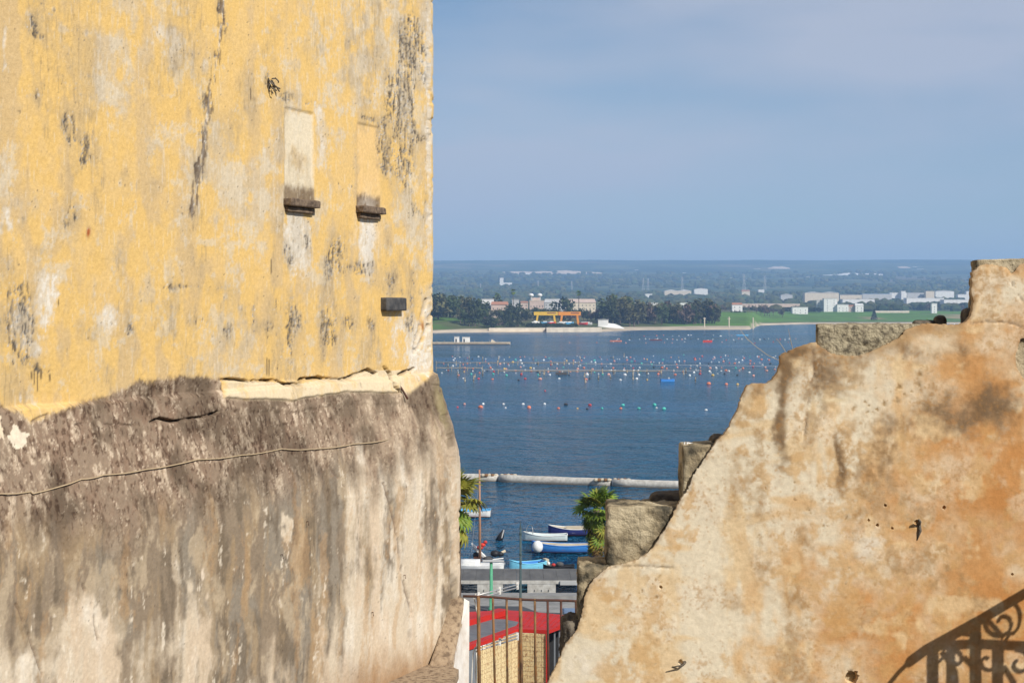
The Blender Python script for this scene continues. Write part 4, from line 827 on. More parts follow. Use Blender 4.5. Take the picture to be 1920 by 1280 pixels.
# floating breakwater
seg = [((700, 886), (934, 890.5)), ((937, 891), (1146, 899)), ((1149, 899.3), (1420, 908))]
lab = ['pale floating breakwater tube, left segment beside the tower', 'pale floating breakwater tube, middle segment between the two rusty joints', 'pale floating breakwater tube, right segment behind the broken wall']
for ((xa, ya), (xb, yb)), lb in zip(seg, lab):
    a, b = onz(xa, ya + 6, .3), onz(xb, yb + 6, .3); root = empty('floating_breakwater', (a.x, a.y, 0), 0, lb, 'breakwater', 'segments of the floating breakwater'); o = Vector((a.x, a.y, 0))
    n_ = 10; pts = [a.lerp(b, i / n_) - o + Vector((0, 0, .015 * math.sin(i * 1.7))) for i in range(n_ + 1)]
    MB().tube(pts, .46, 12).build('tube', M['pale_concrete'], root, True)
    MB().tube([p + Vector((0, -.02, -.34)) for p in pts], .43, 10).build('dark_underside', M['darkstone'], root, True)  # darker tube along the lower side
    for k, p in enumerate((pts[0], pts[-1])):
        for j in range(5):
            r = random.Random(j + k * 9 + int(xa)); q = p + Vector(((.25 + .35 * j) * (1 if k == 0 else -1), r.uniform(-.2, .2), .35)); MB().ellip(q, .28, .3, .2, 6, 4).build('rust_lump', M['rust'] if j % 2 else M['sand_cloth'], root)

# ------------------------------------------------------------------ boats
def hull_rows(L_, B, D, sheer=.25, stern=.75, ns=14, inset=0.0, floor=None):
    rows = []
    for i in range(ns + 1):
        t = i / ns; y = L_ * (t - .5)
        w_ = B / 2 * (1 - (1 - stern) * (1 - sm(0, .45, np.array(t)))) * float(np.clip(1 - max(0, (t - .5) / .5) ** 2.4, 0, 1)); w_ = max(float(w_) - inset, .012)
        zs = D + sheer * (2 * t - .9) ** 2 * (1 if t > .45 else .4); zk = .12 * max(0, (t - .7) / .3) ** 2
        k0 = zk if floor is None else floor
        r = []
        for ang in np.linspace(0, 1, 7): r.append((w_ * (math.sin(ang * math.pi / 2) ** .75), y, k0 + (zs - k0) * (1 - math.cos(ang * math.pi / 2)) ** 1.0))
        r = [(-a, b, c) for a, b, c in r[::-1]] + r[1:]; rows.append(r)
    return rows
def loft(mb, rows, close=True):
    n_ = len(rows[0]); vs = [p for r in rows for p in r]; fs = []
    for i in range(len(rows) - 1): fs += [(i * n_ + k, i * n_ + k + 1, (i + 1) * n_ + k + 1, (i + 1) * n_ + k) for k in range(n_ - 1)]
    if close: fs.append(tuple(range(n_))); fs.append(tuple((len(rows) - 1) * n_ + k for k in range(n_ - 1, -1, -1)))
    return mb.add(vs, fs)
def boat(px, py, rz, L_, B, D, mats, label, name='rowing_boat', draft=.18):
    p = onz(px, py, 0); root = empty(name, (p.x, p.y, -draft), rz, label, 'boat', 'boats moored behind the pontoon')
    ho = hull_rows(L_, B, D); hi = hull_rows(L_ * .97, B, D, inset=.05, floor=.16)
    hull = loft(MB(), ho).build('hull', M[mats[0]], root, True)
    loft(MB(), [[(a, b, c + .004) for a, b, c in r] for r in hi], True).build('inside', M[mats[1]], root, True)
    bt = [[(a * 1.012, b * 1.003, min(c, draft + .05 + .05 * abs(a))) for a, b, c in r] for r in ho]
    loft(MB(), bt).build('waterline_band', M[mats[3]], root, True)
    for s in (0, -1):
        MB().tube([Vector(r[s]) + Vector((0, 0, .015)) for r in ho], .035, 6).build('gunwale', M[mats[2]], root, True)
    MB().tube([Vector(ho[0][0]) + Vector((0, 0, .015)), Vector(ho[0][-1]) + Vector((0, 0, .015))], .035, 6).build('transom_rail', M[mats[2]], root, True)
    for t in (.3, .55):
        i = int(t * 14); wv = hi[i][-1][0]; y = hi[i][0][1]; MB().box(-wv, wv, y - .13, y + .13, D * .62, D * .62 + .03).build('thwart', M[mats[4]], root)
    return root
R90 = math.pi / 2
b1 = boat(1022, 1013, R90 * 1.0, 3.6, 1.35, .62, ('pale_boat', 'pale_boat', 'white_paint', 'antifoul', 'white_paint'), 'pale grey green rowing boat behind the blue boat')
MB().tube([(.1, 1.45, .75), (.1, 1.5, 1.15), (0, 1.35, 1.45), (-.1, 1.1, 1.45), (-.1, 1.0, 1.1), (-.1, 1.0, .6)], .03, 6).build('hoop', M['alu'], b1, True)
b2 = boat(1056, 1034, R90, 4.9, 1.7, .72, ('blue_boat', 'sand_cloth', 'blue_boat', 'antifoul', 'brown_wood'), 'bright blue wooden boat with white ball fender lying before the palm')
MB().ellip((-.95, 2.0, .72), .42, .42, .48, 12, 8).build('ball_fender', M['white_paint'], b2, True)
mb = MB(); Pn = np.zeros((10, 16, 3))
for i in range(10):
    for j in range(16): Pn[i, j] = (-.62 + 1.24 * i / 9, -1.1 + 2.3 * j / 15, .66 + .28 * float(fbm(np.array([i * .5]), np.array([j * .45]), 1, 3)[0]) * math.sin(math.pi * i / 9) ** .5 * math.sin(math.pi * j / 15) ** .4)
link('heaped_net', grid_mesh('heaped_net', Pn), M['sand_cloth'], b2)
b3 = boat(1075, 1002, R90, 4.2, 1.6, .7, ('navy', 'sand_cloth', 'white_paint', 'antifoul', 'white_paint'), 'dark navy boat with pale gunwale behind the palm')
MB().box(-.5, .5, -.9, .6, .62, .86).build('cover', M['sand_cloth'], b3)
b4 = boat(988, 1069, R90 * 1.25, 2.7, 1.3, .72, ('cyan_boat', 'blue_boat', 'cyan_boat', 'navy', 'brown_wood'), 'small light cyan dinghy with brown thwart against the pontoon', 'dinghy')
MB().box(-.28, .28, -1.62, -1.36, .3, .95).tube([(0, -1.5, .3), (0, -1.55, -.2)], .06, 6).build('outboard_motor', M['sand_cloth'], b4)
b5 = boat(1043, 1068, R90, 2.6, 1.1, .32, ('black_plastic', 'black_plastic', 'black_plastic', 'black_plastic', 'black_plastic'), 'low black inflatable tender beside the cyan dinghy', 'inflatable_tender', .05)
MB().ellip((0, .2, .42), .12, .16, .12, 8, 6).build('bag', M['red_cloth'], b5, True); MB().ellip((0, -.25, .45), .22, .3, .2, 8, 6).build('coil', M['slate'], b5, True); MB().ellip((.1, .55, .5), .12, .12, .14, 6, 5).build('white_can', M['white_paint'], b5, True)
b6 = boat(866, 968, R90 * .96, 5.2, 1.8, .75, ('white_paint', 'skyblue', 'skyblue', 'antifoul', 'white_paint'), 'white and blue boat half hidden behind the tower edge')
# sailing boat with wooden mast
p = onz(886, 1068, 0); sb = empty('sailing_boat', (p.x, p.y, -.2), R90 * .9, 'white sailing boat with tall wooden mast and red sail bundle', 'boat')
loft(MB(), hull_rows(4.6, 1.7, .62, .3, .7)).build('hull', M['white_paint'], sb, True)
loft(MB(), [[(a * .97, b, .61 + .03 * (1 - abs(a))) for a, b, c in r if True] for r in hull_rows(4.5, 1.65, .6)], False).build('deck', M['white_paint'], sb)
loft(MB(), [[(x * f, y, z) for x, z in ((-.5, .62), (-.46, .88), (-.3, .96), (.3, .96), (.46, .88), (.5, .62))] for y, f in ((-.5, .95), (-.3, 1), (.5, .9), (.9, .6))]).build('cabin', M['white_paint'], sb, True)
mp_ = W(900, 1040, 117) - sb.location; mt_ = W(899, 880, 117) - sb.location; Ri = Matrix.Rotation(-R90 * .9, 3, 'Z'); mp_, mt_ = Ri @ mp_, Ri @ mt_
MB().tube([Vector((mp_.x, mp_.y, .6)), mt_], [.11, .06], 8).build('mast', M['mast_wood'], sb, True)
MB().tube([mt_ - Vector((0, 0, .5)), Ri @ (W(884, 1035, 117) - sb.location)], .012, 4).build('stay', M['alu'], sb)
def sbp(px, py, Y=117.5): return Ri @ (W(px, py, Y) - sb.location)
for a, b, r, mt, nm in (((884, 1018), (914, 1048), .10, 'white_paint', 'boom'), ((888, 1026), (912, 1050), .10, 'wall_grey', 'gaff'), ((925, 1042), (948, 1032), .10, 'sand_cloth', 'oar_bundle'), ((890, 1052), (944, 1046), .04, 'white_paint', 'side_rail')):
    MB().tube([sbp(*a), sbp(*b)], r, 7).build(nm, M[mt], sb, True)
for (a, rx, rz_, mt, nm) in (((900, 1026), .26, .16, 'red_cloth', 'sail_bundle'), ((905, 1021), .22, .15, 'hotred', 'sail_bundle'), ((910, 1016), .15, .13, 'red_cloth', 'sail_knot'), ((928, 1037), .36, .26, 'black_plastic', 'outboard_cover'), ((938, 1038), .26, .2, 'black_plastic', 'outboard_cover'), ((893, 1040), .28, .24, 'black_plastic', 'dark_cover'), ((915, 1046), .4, .16, 'slate', 'gear_heap')):
    q = sbp(*a); MB().ellip(q, rx, rx, rz_, 9, 6).build(nm, M[mt], sb, True)
q = sbp(895, 1056); MB().tube([q, q + Vector((0, 0, .55))], [.24, .30], 10).build('tub', M['terracotta'], sb, True)
# dark cone buoy and small dark post
p = onz(940, 1012, 0); cb = empty('cone_buoy', (p.x, p.y, -.1), 0, 'dark leaning cone buoy with pale streak floating before the breakwater', 'buoy')
MB().tube([(-.22, 0, 0), (.0, 0, .5), (.18, 0, .95)], [.3, .24, .05], 10).build('cone', M['black_plastic'], cb, True); MB().tube([(.03, -.22, .3), (.2, -.1, .95)], .05, 6).build('pale_strip', M['wall_grey'], cb)

# ------------------------------------------------------------------ fan palms on the quay
def fan_leaf(n_=13, R=.75, droop=.25, pet=.8):
    mb = MB(); mb.tube([(0, 0, 0), (pet * .55, 0, .03), (pet, 0, 0)], [.022, .016, .012], 4)
    for k in range(n_):
        a = (k / (n_ - 1) - .5) * math.radians(250); r = R * (1 - .25 * abs(k / (n_ - 1) - .5) * 2)
        d = Vector((math.cos(a), math.sin(a), 0)); s_ = Vector((-d.y, d.x, 0)); o = Vector((pet, 0, 0)); wd = r * .115; up = Vector((0, 0, .03))
        m1, m2, tip = o + d * r * .5, o + d * r * .8 + Vector((0, 0, -droop * .35 * r)), o + d * r * 1.08 + Vector((0, 0, -droop * r))
        mb.add([o, m1 + s_ * wd, m1 + up, m1 - s_ * wd, m2 + s_ * wd * .7, m2 + up * .4, m2 - s_ * wd * .7, tip], [(0, 1, 2), (0, 2, 3), (1, 4, 5, 2), (2, 5, 6, 3), (4, 7, 5), (5, 7, 6)])
    return mb.mesh('fan_leaf')
FAN, FAN2, DEADF = fan_leaf(), fan_leaf(11, .7, .5), fan_leaf(9, .6, .7, .7)
for me, mt in ((FAN, 'frond'), (FAN2, 'yfrond'), (DEADF, 'dead')): me.materials.append(M[mt])
FANY = FAN.copy(); FANY.materials.clear(); FANY.materials.append(M['yfrond'])
def palm(px, ytop, Y, label, size=1.0, ng=26, yellow=.15, skirt=30, seed=1, lean=0.0, green=FAN, long=1.0):
    p = W(px, ytop, Y); h = p.z - 1.2 - .9 * size; r = random.Random(seed)
    root = empty('fan_palm', (p.x, Y, 1.2), 0, label, 'palm')
    pts = [Vector((lean * (t ** 2), 0, h * t)) for t in np.linspace(0, 1, 9)]; MB().tube(pts, [.26 - .09 * t + (.05 if i == 0 else 0) for i, t in enumerate(np.linspace(0, 1, 9))], 10).build('trunk', M['bark'], root, True)
    top = pts[-1]
    for k in range(ng):
        el = math.radians(r.uniform(-20 if long == 1 else -50, 85)); az = k * 2.39996 + r.uniform(-.3, .3)
        me = FANY if r.random() < yellow else green
        o = link('frond', me, None, root); o.location = top + Vector((0, 0, r.uniform(-.15, .1))); o.rotation_euler = (r.uniform(-.5, .5), -el, az); sc = size * r.uniform(.75, 1.05); o.scale = (sc, sc, sc)
    for k in range(skirt):
        el = math.radians(r.uniform(-86, -52)); az = k * 2.39996; f = k / skirt
        o = link('dead_frond', DEADF if r.random() < 1.5 * f - .35 else (FAN if r.random() > f * 1.3 else FAN2), None, root); o.location = top + Vector((0, 0, .1 - 1.6 * long * size * f)); o.rotation_euler = (r.uniform(-.5, .5), -el, az); sc = size * r.uniform(.75, 1.05) * (1 - .2 * f); o.scale = (sc, sc, sc)
    return root
palm(1119, 924, 75, 'fan palm with hanging dead fronds beside the stone block', .80, 40, .1, 60, 3, long=1.5)
palm(856, 900, 74, 'yellow green palm peeping out behind the tower edge', 1.0, 26, .75, 26, 5, green=FAN2)

# small pipe frame left on the upper block
pf = W(1286, 838, 10.2); fr_ = empty('pipe_frame', pf, 0, 'small pale pipe frame lying on the upper broken block', 'pipe frame')
def pfp(px, py, Y=10.2): return W(px, py, Y) - pf
MB().tube([pfp(1288, 830), pfp(1317, 834, 10.35)], .006, 6).build('pipe', M['alu'], fr_, True); MB().tube([pfp(1288, 835), pfp(1316, 838, 10.35)], .006, 6).build('pipe', M['alu'], fr_, True)
for px in (1283, 1288): MB().tube([pfp(px, 828), pfp(px, 842)], .006, 6).build('upright', M['alu'], fr_, True)
# ------------------------------------------------------------------ mussel farm
FL = {}
for nm in ('white', 'orange', 'red', 'teal', 'black', 'yellow', 'pink'):
    me = MB().ellip((0, 0, .10), .42, .30, .30, 8, 5).mesh('float_' + nm, True); me.materials.append(M['float_' + nm]); FL[nm] = me
FROW = {'near': 'nearest float row', 'farm': 'mussel farm', 'far': 'far float row by the opposite shore'}
def third(px, x0, x1): return ('left', 'middle', 'right')[min(2, max(0, int(3 * (px - x0) / (x1 - x0))))]
def buoy(px, py, colr, zone, sc=1.0, rz=0.0, row=''):
    p = onz(px, py, 0); o = link('mussel_float', FL[colr], None); o.location = (p.x, p.y, 0); o.rotation_euler = (0, 0, rz); o.scale = (sc, sc, sc)
    big = 'large' if sc > 1.1 else ('small' if sc < .85 else 'medium')
    tag(o, '%s %s float in the %s%s, %s part' % (big, colr, row, FROW[zone], third(px, 820, 1460)), 'float', '%s floats of the %s' % (colr, FROW[zone])); return o
rb = random.Random(11)
def rc(): return rb.choices(['white', 'orange', 'pink', 'red', 'teal', 'black', 'yellow'], [30, 20, 16, 8, 8, 10, 5])[0]
for px, py, cl_, sc in ((858, 764, 'red', .8), (871, 758, 'pink', .9), (901, 764, 'orange', 1.4), (906, 758, 'white', 1.0), (944, 758, 'white', .9), (948, 765, 'white', .7), (981, 758, 'white', .9), (992, 765, 'orange', 1.5), (1021, 758, 'white', 1.0), (1047, 766, 'orange', .9), (1061, 759, 'black', 1.2), (1083, 766, 'yellow', .6), (1101, 767, 'black', .8),
                        (1106, 760, 'red', 1.1), (1129, 766, 'teal', .8), (1164, 766, 'orange', .8), (1168, 760, 'teal', 1.0), (1198, 766, 'teal', .9), (1227, 760, 'teal', 1.4), (1231, 765, 'white', .7), (1245, 767, 'teal', 1.2), (1324, 769, 'white', .8), (1022, 733, 'red', .8),
                        (1329, 720, 'orange', 1.6), (1362, 721, 'orange', 1.3), (1383, 721, 'yellow', 1.1)):
    buoy(px, py, cl_, 'near', sc * .85, rb.uniform(0, 3))
ORD = ('topmost', 'second', 'third', 'fourth', 'fifth', 'sixth', 'seventh', 'lowest')
for i_, (py, x0, x1, n_) in enumerate(((667, 1280, 1450, 7), (670, 828, 1440, 28), (676, 826, 1455, 34), (682, 824, 1458, 38), (690, 824, 1456, 36), (697, 826, 1440, 32), (703, 850, 1420, 24), (711, 850, 1230, 12))):
    for k in range(n_): buoy(x0 + (x1 - x0) * (k + rb.uniform(.05, .95)) / n_, py + rb.gauss(0, 1.4), rc(), 'farm', rb.uniform(.6, 1.2) * (.9 + (py - 667) * .004), rb.uniform(0, 3), ORD[i_] + ' row of the ')
for i_, (py, x0, x1, n_) in enumerate(((629, 1205, 1380, 12), (636, 1150, 1500, 34), (642, 1060, 1500, 14))):
    for k in range(n_): buoy(x0 + (x1 - x0) * (k + rb.uniform(0, 1)) / n_, py + rb.gauss(0, .8), rb.choice(['red', 'white', 'white', 'orange', 'black', 'pink']), 'far', rb.uniform(.7, 1.5), rb.uniform(0, 3), ('upper ', 'middle ', 'lower ')[i_])
mb = MB()
for k in range(80):
    px, py = rb.uniform(822, 1458), rb.choice((669, 673, 679, 686, 694, 700)) + rb.gauss(0, .8); p = onz(px, py, 0); r_ = rb.uniform(.11, .2); mb.ellip((p.x, p.y, .06), r_ * 1.3, r_, r_, 6, 4)
ft = mb.build('small_floats', M['float_white'], smooth=True); tag(ft, 'many tiny pale floats strung between the larger floats of the farm', 'floats', kind='stuff')
# rails on stakes
lines = [((818, 681), (1085, 681), .95), ((818, 691), (905, 691), .9), ((935, 697), (1240, 697.5), .9), ((1085, 680), (1460, 685), .4), ((905, 691), (1310, 693), .35)]
lnm = ['pale mussel rail at the left of the farm, farther of two', 'short pale mussel rail close to the tower edge', 'long tan mussel rail on stakes across the farm middle', 'low slack rope line in the right half of the farm', 'low slack rope line between the stake rails']
for ((xa, ya), (xb, yb), z), lb in zip(lines, lnm):
    a, b = onz(xa, ya + 4, 0), onz(xb, yb + 4, 0); root = empty('mussel_rail', (a.x, a.y, 0), 0, lb, 'mussel rail'); d = Vector((b.x - a.x, b.y - a.y, 0)); n_ = max(3, int(d.length / 6.5))
    MB().tube([Vector((0, 0, z)) + d * (i / 12) + Vector((0, 0, .05 * math.sin(i * 2.1))) for i in range(13)], .10 if z > .5 else .06, 5).build('rail', M['wood_pole'] if z > .5 else M['wall_grey'], root)
    if z > .5:
        for i in range(n_ + 1):
            q = d * (i / n_); MB().tube([q + Vector((0, 0, -1)), q + Vector((rb.uniform(-.15, .15), 0, z + rb.uniform(.1, .7)))], .11, 5).build('stake', M['wood_pole'], root)
for px, py in ((858, 708), (872, 716), (888, 716), (890, 708), (905, 705), (1012, 704), (1020, 703), (1058, 684), (1098, 718), (1106, 700), (1122, 713), (1130, 702), (1150, 701), (1176, 699), (1187, 703), (1187, 712), (1213, 701), (1240, 700), (1282, 703), (1286, 700), (1096, 708), (1145, 711), (880, 675), (905, 676), (1088, 673), (1150, 674), (1170, 670), (935, 674), (1000, 676), (840, 690), (862, 692), (1304, 716), (1035, 685), (1075, 684)):
    p = onz(px, py, 0); root = MB().tube([(0, 0, -.6), (rb.uniform(-.1, .1), 0, rb.uniform(.9, 1.7))], .13, 6).build('mooring_stake', M['wood_pole'], loc=(p.x, p.y, 0)); bl = rb.random() < .4; tag(root, 'wooden stake with %s rope coil in the %s %s of the mussel farm' % ('black' if bl else 'tan', 'upper' if py < 690 else ('middle' if py < 705 else 'lower'), third(px, 820, 1310)), 'stake', 'stakes of the mussel farm')
    MB().tube([(-.05, 0, .3), (.05, 0, .55)], .24, 6).build('rope_coil', M['float_black'] if bl else M['sand_cloth'], root)
def raft(px, py, L_, Wd, H, mat, label):
    p = onz(px, py, 0); root = empty('work_raft', (p.x, p.y, -.1), .05, label, 'raft'); MB().prism([(-L_ / 2, -Wd / 2), (L_ * .4, -Wd / 2), (L_ / 2, 0), (L_ * .4, Wd / 2), (-L_ / 2, Wd / 2)], 0, H).build('hull', M[mat], root)
    MB().box(-L_ * .42, L_ * .3, -Wd * .4, Wd * .4, H, H + .04).build('deck', M['slate'], root); MB().box(L_ * .02, L_ * .12, -Wd * .3, Wd * .3, H + .04, H + .4).build('crate', M['wall_grey'], root)
raft(1252, 715, 3.6, 1.8, .75, 'blue_boat', 'blue flat work boat on the right below the farm rows')
raft(1053, 702, 3.3, 1.6, .7, 'slate', 'dark flat work boat among the farm stakes')
raft(1155, 640, 6.5, 2, .7, 'float_orange', 'long orange red boat on the far water under the crane')
raft(1327, 641, 5, 2, 1.0, 'hotred', 'red boat among the far row of floats')
raft(1230, 638, 7, 2, .6, 'antifoul', 'dark red boat left of the far red boat'); raft(1392, 629, 8, 2, .7, 'skyblue', 'light blue boat near the shore at right')

# ------------------------------------------------------------------ old stone pier at the left
pr = empty('stone_pier', (pxX(880, 805), 805, 0), 0, 'low tan stone pier with two white huts left in the bay', 'pier'); k_ = 805 / F
def pe(px): return (px - 880) * k_
MB().prism([(pe(700), -4), (pe(950), -4), (pe(957), -1), (pe(957), 4), (pe(700), 4)], -2, 1.25).build('deck', M['pier_stone'], pr); MB().box(pe(700), pe(956), -4.3, -4.02, -.4, .45).build('fender_band', M['slate'], pr)
for a, b, h in ((852, 861, 2.7), (867, 881, 2.5)):
    hut = MB().box(pe(a), pe(b), -1.2, 1.6, 1.251, 1.25 + h).build('hut', M['wall_white'], pr); MB().box(pe(a) + .5, pe(a) + 1.3, -1.26, -1.205, 1.26, 2.9).build('door', M['window_dark'], hut); MB().box(pe(a) - .15, pe(b) + .15, -1.4, 1.8, 1.252 + h, 1.4 + h).build('roof', M['wall_grey'], hut)
MB().add([(pe(920), -1, 1.251), (pe(930), -1, 1.251), (pe(922), -1, 2.7), (pe(920), 1, 1.251), (pe(930), 1, 1.251), (pe(922), 1, 2.7)], [(0, 1, 2), (5, 4, 3), (0, 3, 4, 1), (1, 4, 5, 2), (2, 5, 3, 0)]).build('ramp', M['wall_cream'], pr)
for px in range(820, 945, 14): MB().tube([(pe(px), -3.4, 1.2), (pe(px), -3.4, 2.3)], .09, 5).build('bollard', M['wood_pole'], pr)

# ------------------------------------------------------------------ far shore: buildings
def at_land(px, Y): X = (px - 960) / F * Y; return Vector((X, Y, float(land_z(np.array([X]), np.array([Y]))[0])))
def house(px0, px1, ytop, Y, mat, label, roof='flat', rmat='roof_grey', depth=None, win=0, cat='building', group=None, name='far_house', base=None):
    c = at_land((px0 + px1) / 2, Y); wd = (px1 - px0) / F * Y; zt = CH - (ytop - HZ) / F * Y; zb = c.z - 1.0; h = max(zt - zb, 2.5); d = depth or max(6, wd * .6)
    root = empty(name, (c.x, Y, zb), 0, label, cat, group); hw = wd / 2
    MB().box(-hw, hw, 0, d, 0, h).build('wall', M[mat], root)
    if roof == 'flat':
        MB().box(-hw - .3, hw + .3, -.3, d + .3, h + .003, h + .5).build('roof', M[rmat], root)
    elif roof == 'gable':
        g = min(wd * .18, 3.5); MB().add([(-hw - .4, -.5, h + .003), (hw + .4, -.5, h + .003), (hw + .4, d + .5, h + .003), (-hw - .4, d + .5, h + .003), (-hw * .96, d / 2, h + g), (hw * .96, d / 2, h + g)], [(0, 1, 5, 4), (2, 3, 4, 5), (1, 2, 5), (3, 0, 4), (3, 2, 1, 0)]).build('roof', M[rmat], root)
    elif roof == 'shed':
        for k in range(max(1, int(wd / 22))):
            n_ = max(1, int(wd / 22)); x0, x1 = -hw + wd * k / n_, -hw + wd * (k + 1) / n_; g = 2.4
            MB().add([(x0, -.3, h + .003), (x1, -.3, h + .003), ((x0 + x1) / 2, -.3, h + g), (x0, d, h + .003), (x1, d, h + .003), ((x0 + x1) / 2, d, h + g)], [(0, 1, 2), (5, 4, 3), (1, 4, 5, 2), (0, 2, 5, 3), (0, 3, 4, 1)]).build('roof_bay', M[rmat], root)
    if win:
        fl = max(1, int((h - 1) / 3.4))
        for r_ in range(fl):
            for k in range(win):
                x = -hw + wd * (k + .5) / win; z = 1.9 + r_ * 3.3
                if z + 1.6 > h: continue
                MB().box(x - .4, x + .4, -.06, -.004, z, z + 1.3).build('window', M['window_dark'], root)
    return root
house(890, 905, 566, 1420, 'wall_white', 'white house by the trees on the left shore, lower part', win=3)
house(903, 926, 561, 1440, 'wall_white', 'taller white house beside it behind the left trees', win=4)
house(921, 953, 571, 1430, 'wall_pink', 'long low pinkish house right of the white houses', 'gable', 'roof_tile', win=4)
house(960, 973, 562, 1500, 'wall_grey', 'small grey house under the tall palm', win=2)
house(976, 990, 567, 1560, 'wall_pink', 'narrow brownish house left of the pink villa', 'gable', 'roof_tile', win=2)
v = house(993, 1020, 564, 1520, 'wall_pink', 'pink villa with raised middle behind the cranes', 'flat', 'wall_cream', win=5); zz = 11
MB().box(-4.5, 3.0, 1, 8, 14, 17.5).build('upper_storey', M['wall_pink'], v)
house(1021, 1058, 567, 1560, 'wall_grey', 'long pale grey shed above the yellow crane', 'gable', 'roof_grey', win=6)
house(1060, 1117, 567, 1580, 'wall_cream', 'long cream shed above the orange crane', 'gable', 'wall_pink', win=8)
house(1176, 1204, 568, 1650, 'wall_white', 'white sheds peeping behind the big tree clump', win=3); house(1214, 1234, 568, 1700, 'wall_white', 'white low building between tree crowns in mid shore', win=3); house(1275, 1298, 568, 1720, 'wall_white', 'white low building left of the tall brown trees', win=3)
house(1373, 1392, 571, 1850, 'wall_white', 'white gabled cottage among the bare trees', 'gable', 'roof_tile', win=2)
house(1486, 1515, 576, 2020, 'wall_white', 'small white house with dark tree left of the villa', win=3)
v = house(1531, 1545, 563, 2120, 'wall_grey', 'greyish white wing of the big villa', win=2); v = house(1545, 1570, 560, 2110, 'wall_white', 'tall white villa standing on the green field', win=2); house(1570, 1591, 571, 2105, 'wall_white', 'low white wing right of the tall villa', win=3); house(1591, 1604, 574, 2105, 'wall_pink', 'small pinkish house attached to the white wing', 'gable', 'roof_tile', win=2); house(1604, 1619, 572, 2100, 'wall_white', 'small white gabled house at the right end of the row', 'gable', 'wall_white', win=2)
house(1747, 1757, 569, 2080, 'wall_white', 'narrow white tower hut on the field at right', win=1, name='white_hut')
for k, (a, b, yt, Y, mt, rf_, rm, lb) in enumerate((
        (1509, 1573, 549, 2900, 'wall_cream', 'shed', 'roof_grey', 'wide cream factory shed behind the white villa'), (1575, 1616, 553, 2950, 'wall_cream', 'flat', 'roof_grey', 'cream workshop between factory shed and blue roof'), (1617, 1672, 551, 3000, 'wall_grey', 'flat', 'roof_blue', 'factory hall with light blue roof'),
        (1668, 1700, 549, 3050, 'wall_white', 'flat', 'wall_white', 'white factory block right of the blue roof'), (1690, 1698, 546, 3040, 'wall_white', 'flat', 'wall_white', 'slim white tower block among the factories'), (1701, 1740, 549, 3100, 'wall_grey', 'flat', 'roof_grey', 'long grey warehouse right of the white block'), (1736, 1752, 546, 3080, 'wall_cream', 'flat', 'wall_cream', 'cream tower block on the warehouse end'), (1754, 1789, 546, 3200, 'wall_white', 'shed', 'roof_grey', 'white warehouse with ridged roof at right'), (1796, 1822, 552, 3150, 'wall_white', 'flat', 'wall_white', 'white warehouse touching the ruined wall top'), (1812, 1840, 546, 3300, 'wall_white', 'flat', 'roof_grey', 'far white hall half hidden by the ruined wall'),
        (1700, 1770, 559, 2700, 'wall_white', 'flat', 'wall_white', 'low long white hall in front of the warehouses'), (1770, 1850, 562, 2650, 'wall_white', 'flat', 'wall_white', 'low long white hall at the far right'), (1580, 1640, 561, 2700, 'wall_white', 'flat', 'wall_cream', 'low white hall in front of the workshop'),
        (1246, 1296, 545, 3600, 'wall_cream', 'shed', 'wall_white', 'long pale hangar far behind the shore trees'), (1302, 1327, 542, 3700, 'wall_white', 'shed', 'wall_white', 'white hangar right of the long pale hangar'), (1210, 1223, 551, 3500, 'wall_white', 'flat', 'wall_white', 'tiny white house left of the pale hangar'), (1391, 1406, 546, 3600, 'wall_cream', 'gable', 'roof_tile', 'small far house with tiled roof in the plain'), (1422, 1433, 543, 3900, 'wall_white', 'flat', 'wall_white', 'small far white house right of the tiled one'), (1464, 1486, 553, 3100, 'wall_grey', 'shed', 'roof_grey', 'grey greenhouse left of the factory shed'),
        (1365, 1374, 523, 6600, 'wall_white', 'flat', 'wall_white', 'tiny white farmhouse on the far slope'), (1512, 1522, 522, 6700, 'wall_white', 'flat', 'wall_cream', 'tiny pale farmhouse on the far slope at right'), (1190, 1197, 508, 8000, 'wall_white', 'flat', 'wall_white', 'tiny white building high on the far slope'), (1414, 1426, 505, 8200, 'wall_white', 'flat', 'wall_white', 'tiny white building near the ridge'), (1280, 1286, 513, 7600, 'wall_white', 'flat', 'wall_white', 'tiny white speck of a house on the slope'), (1308, 1314, 525, 6400, 'wall_cream', 'flat', 'wall_white', 'tiny pale house at the slope foot'), (1720, 1732, 505, 8200, 'wall_white', 'flat', 'wall_white', 'far white house above the factories'), (1712, 1720, 501, 8600, 'wall_white', 'flat', 'wall_white', 'farthest white house below the ridge at right'))):
    house(a, b, yt, Y, mt, lb, rf_, rm, depth=max(14, (b - a) / F * Y * .35), name='factory_hall' if Y < 4000 else 'far_house', win=0)
tw = house(937, 944, 521, 5000, 'wall_white', 'pale tower block far off on the left plain', 'flat', 'wall_cream', depth=10, name='tower_block'); house(944, 960, 530, 5000, 'wall_white', 'low pale building beside the far tower block', 'flat', 'wall_white', depth=10)
for px in (996, 1012):
    c = at_land(px, 1600); z = CH - (556 - HZ) / F * 1600; root = empty('water_tank', (c.x, c.y, c.z), 0, 'white round water tank on a stem, %s of two behind the pink villa' % ('left' if px < 1000 else 'right'), 'water tank', 'water tanks'); MB().tube([(0, 0, 0), (0, 0, z - c.z)], 1.0, 8).build('stem', M['wall_grey'], root); MB().ellip((0, 0, z - c.z + 1.4), 2.6, 2.6, 1.9, 10, 6).build('tank', M['wall_white'], root, True)
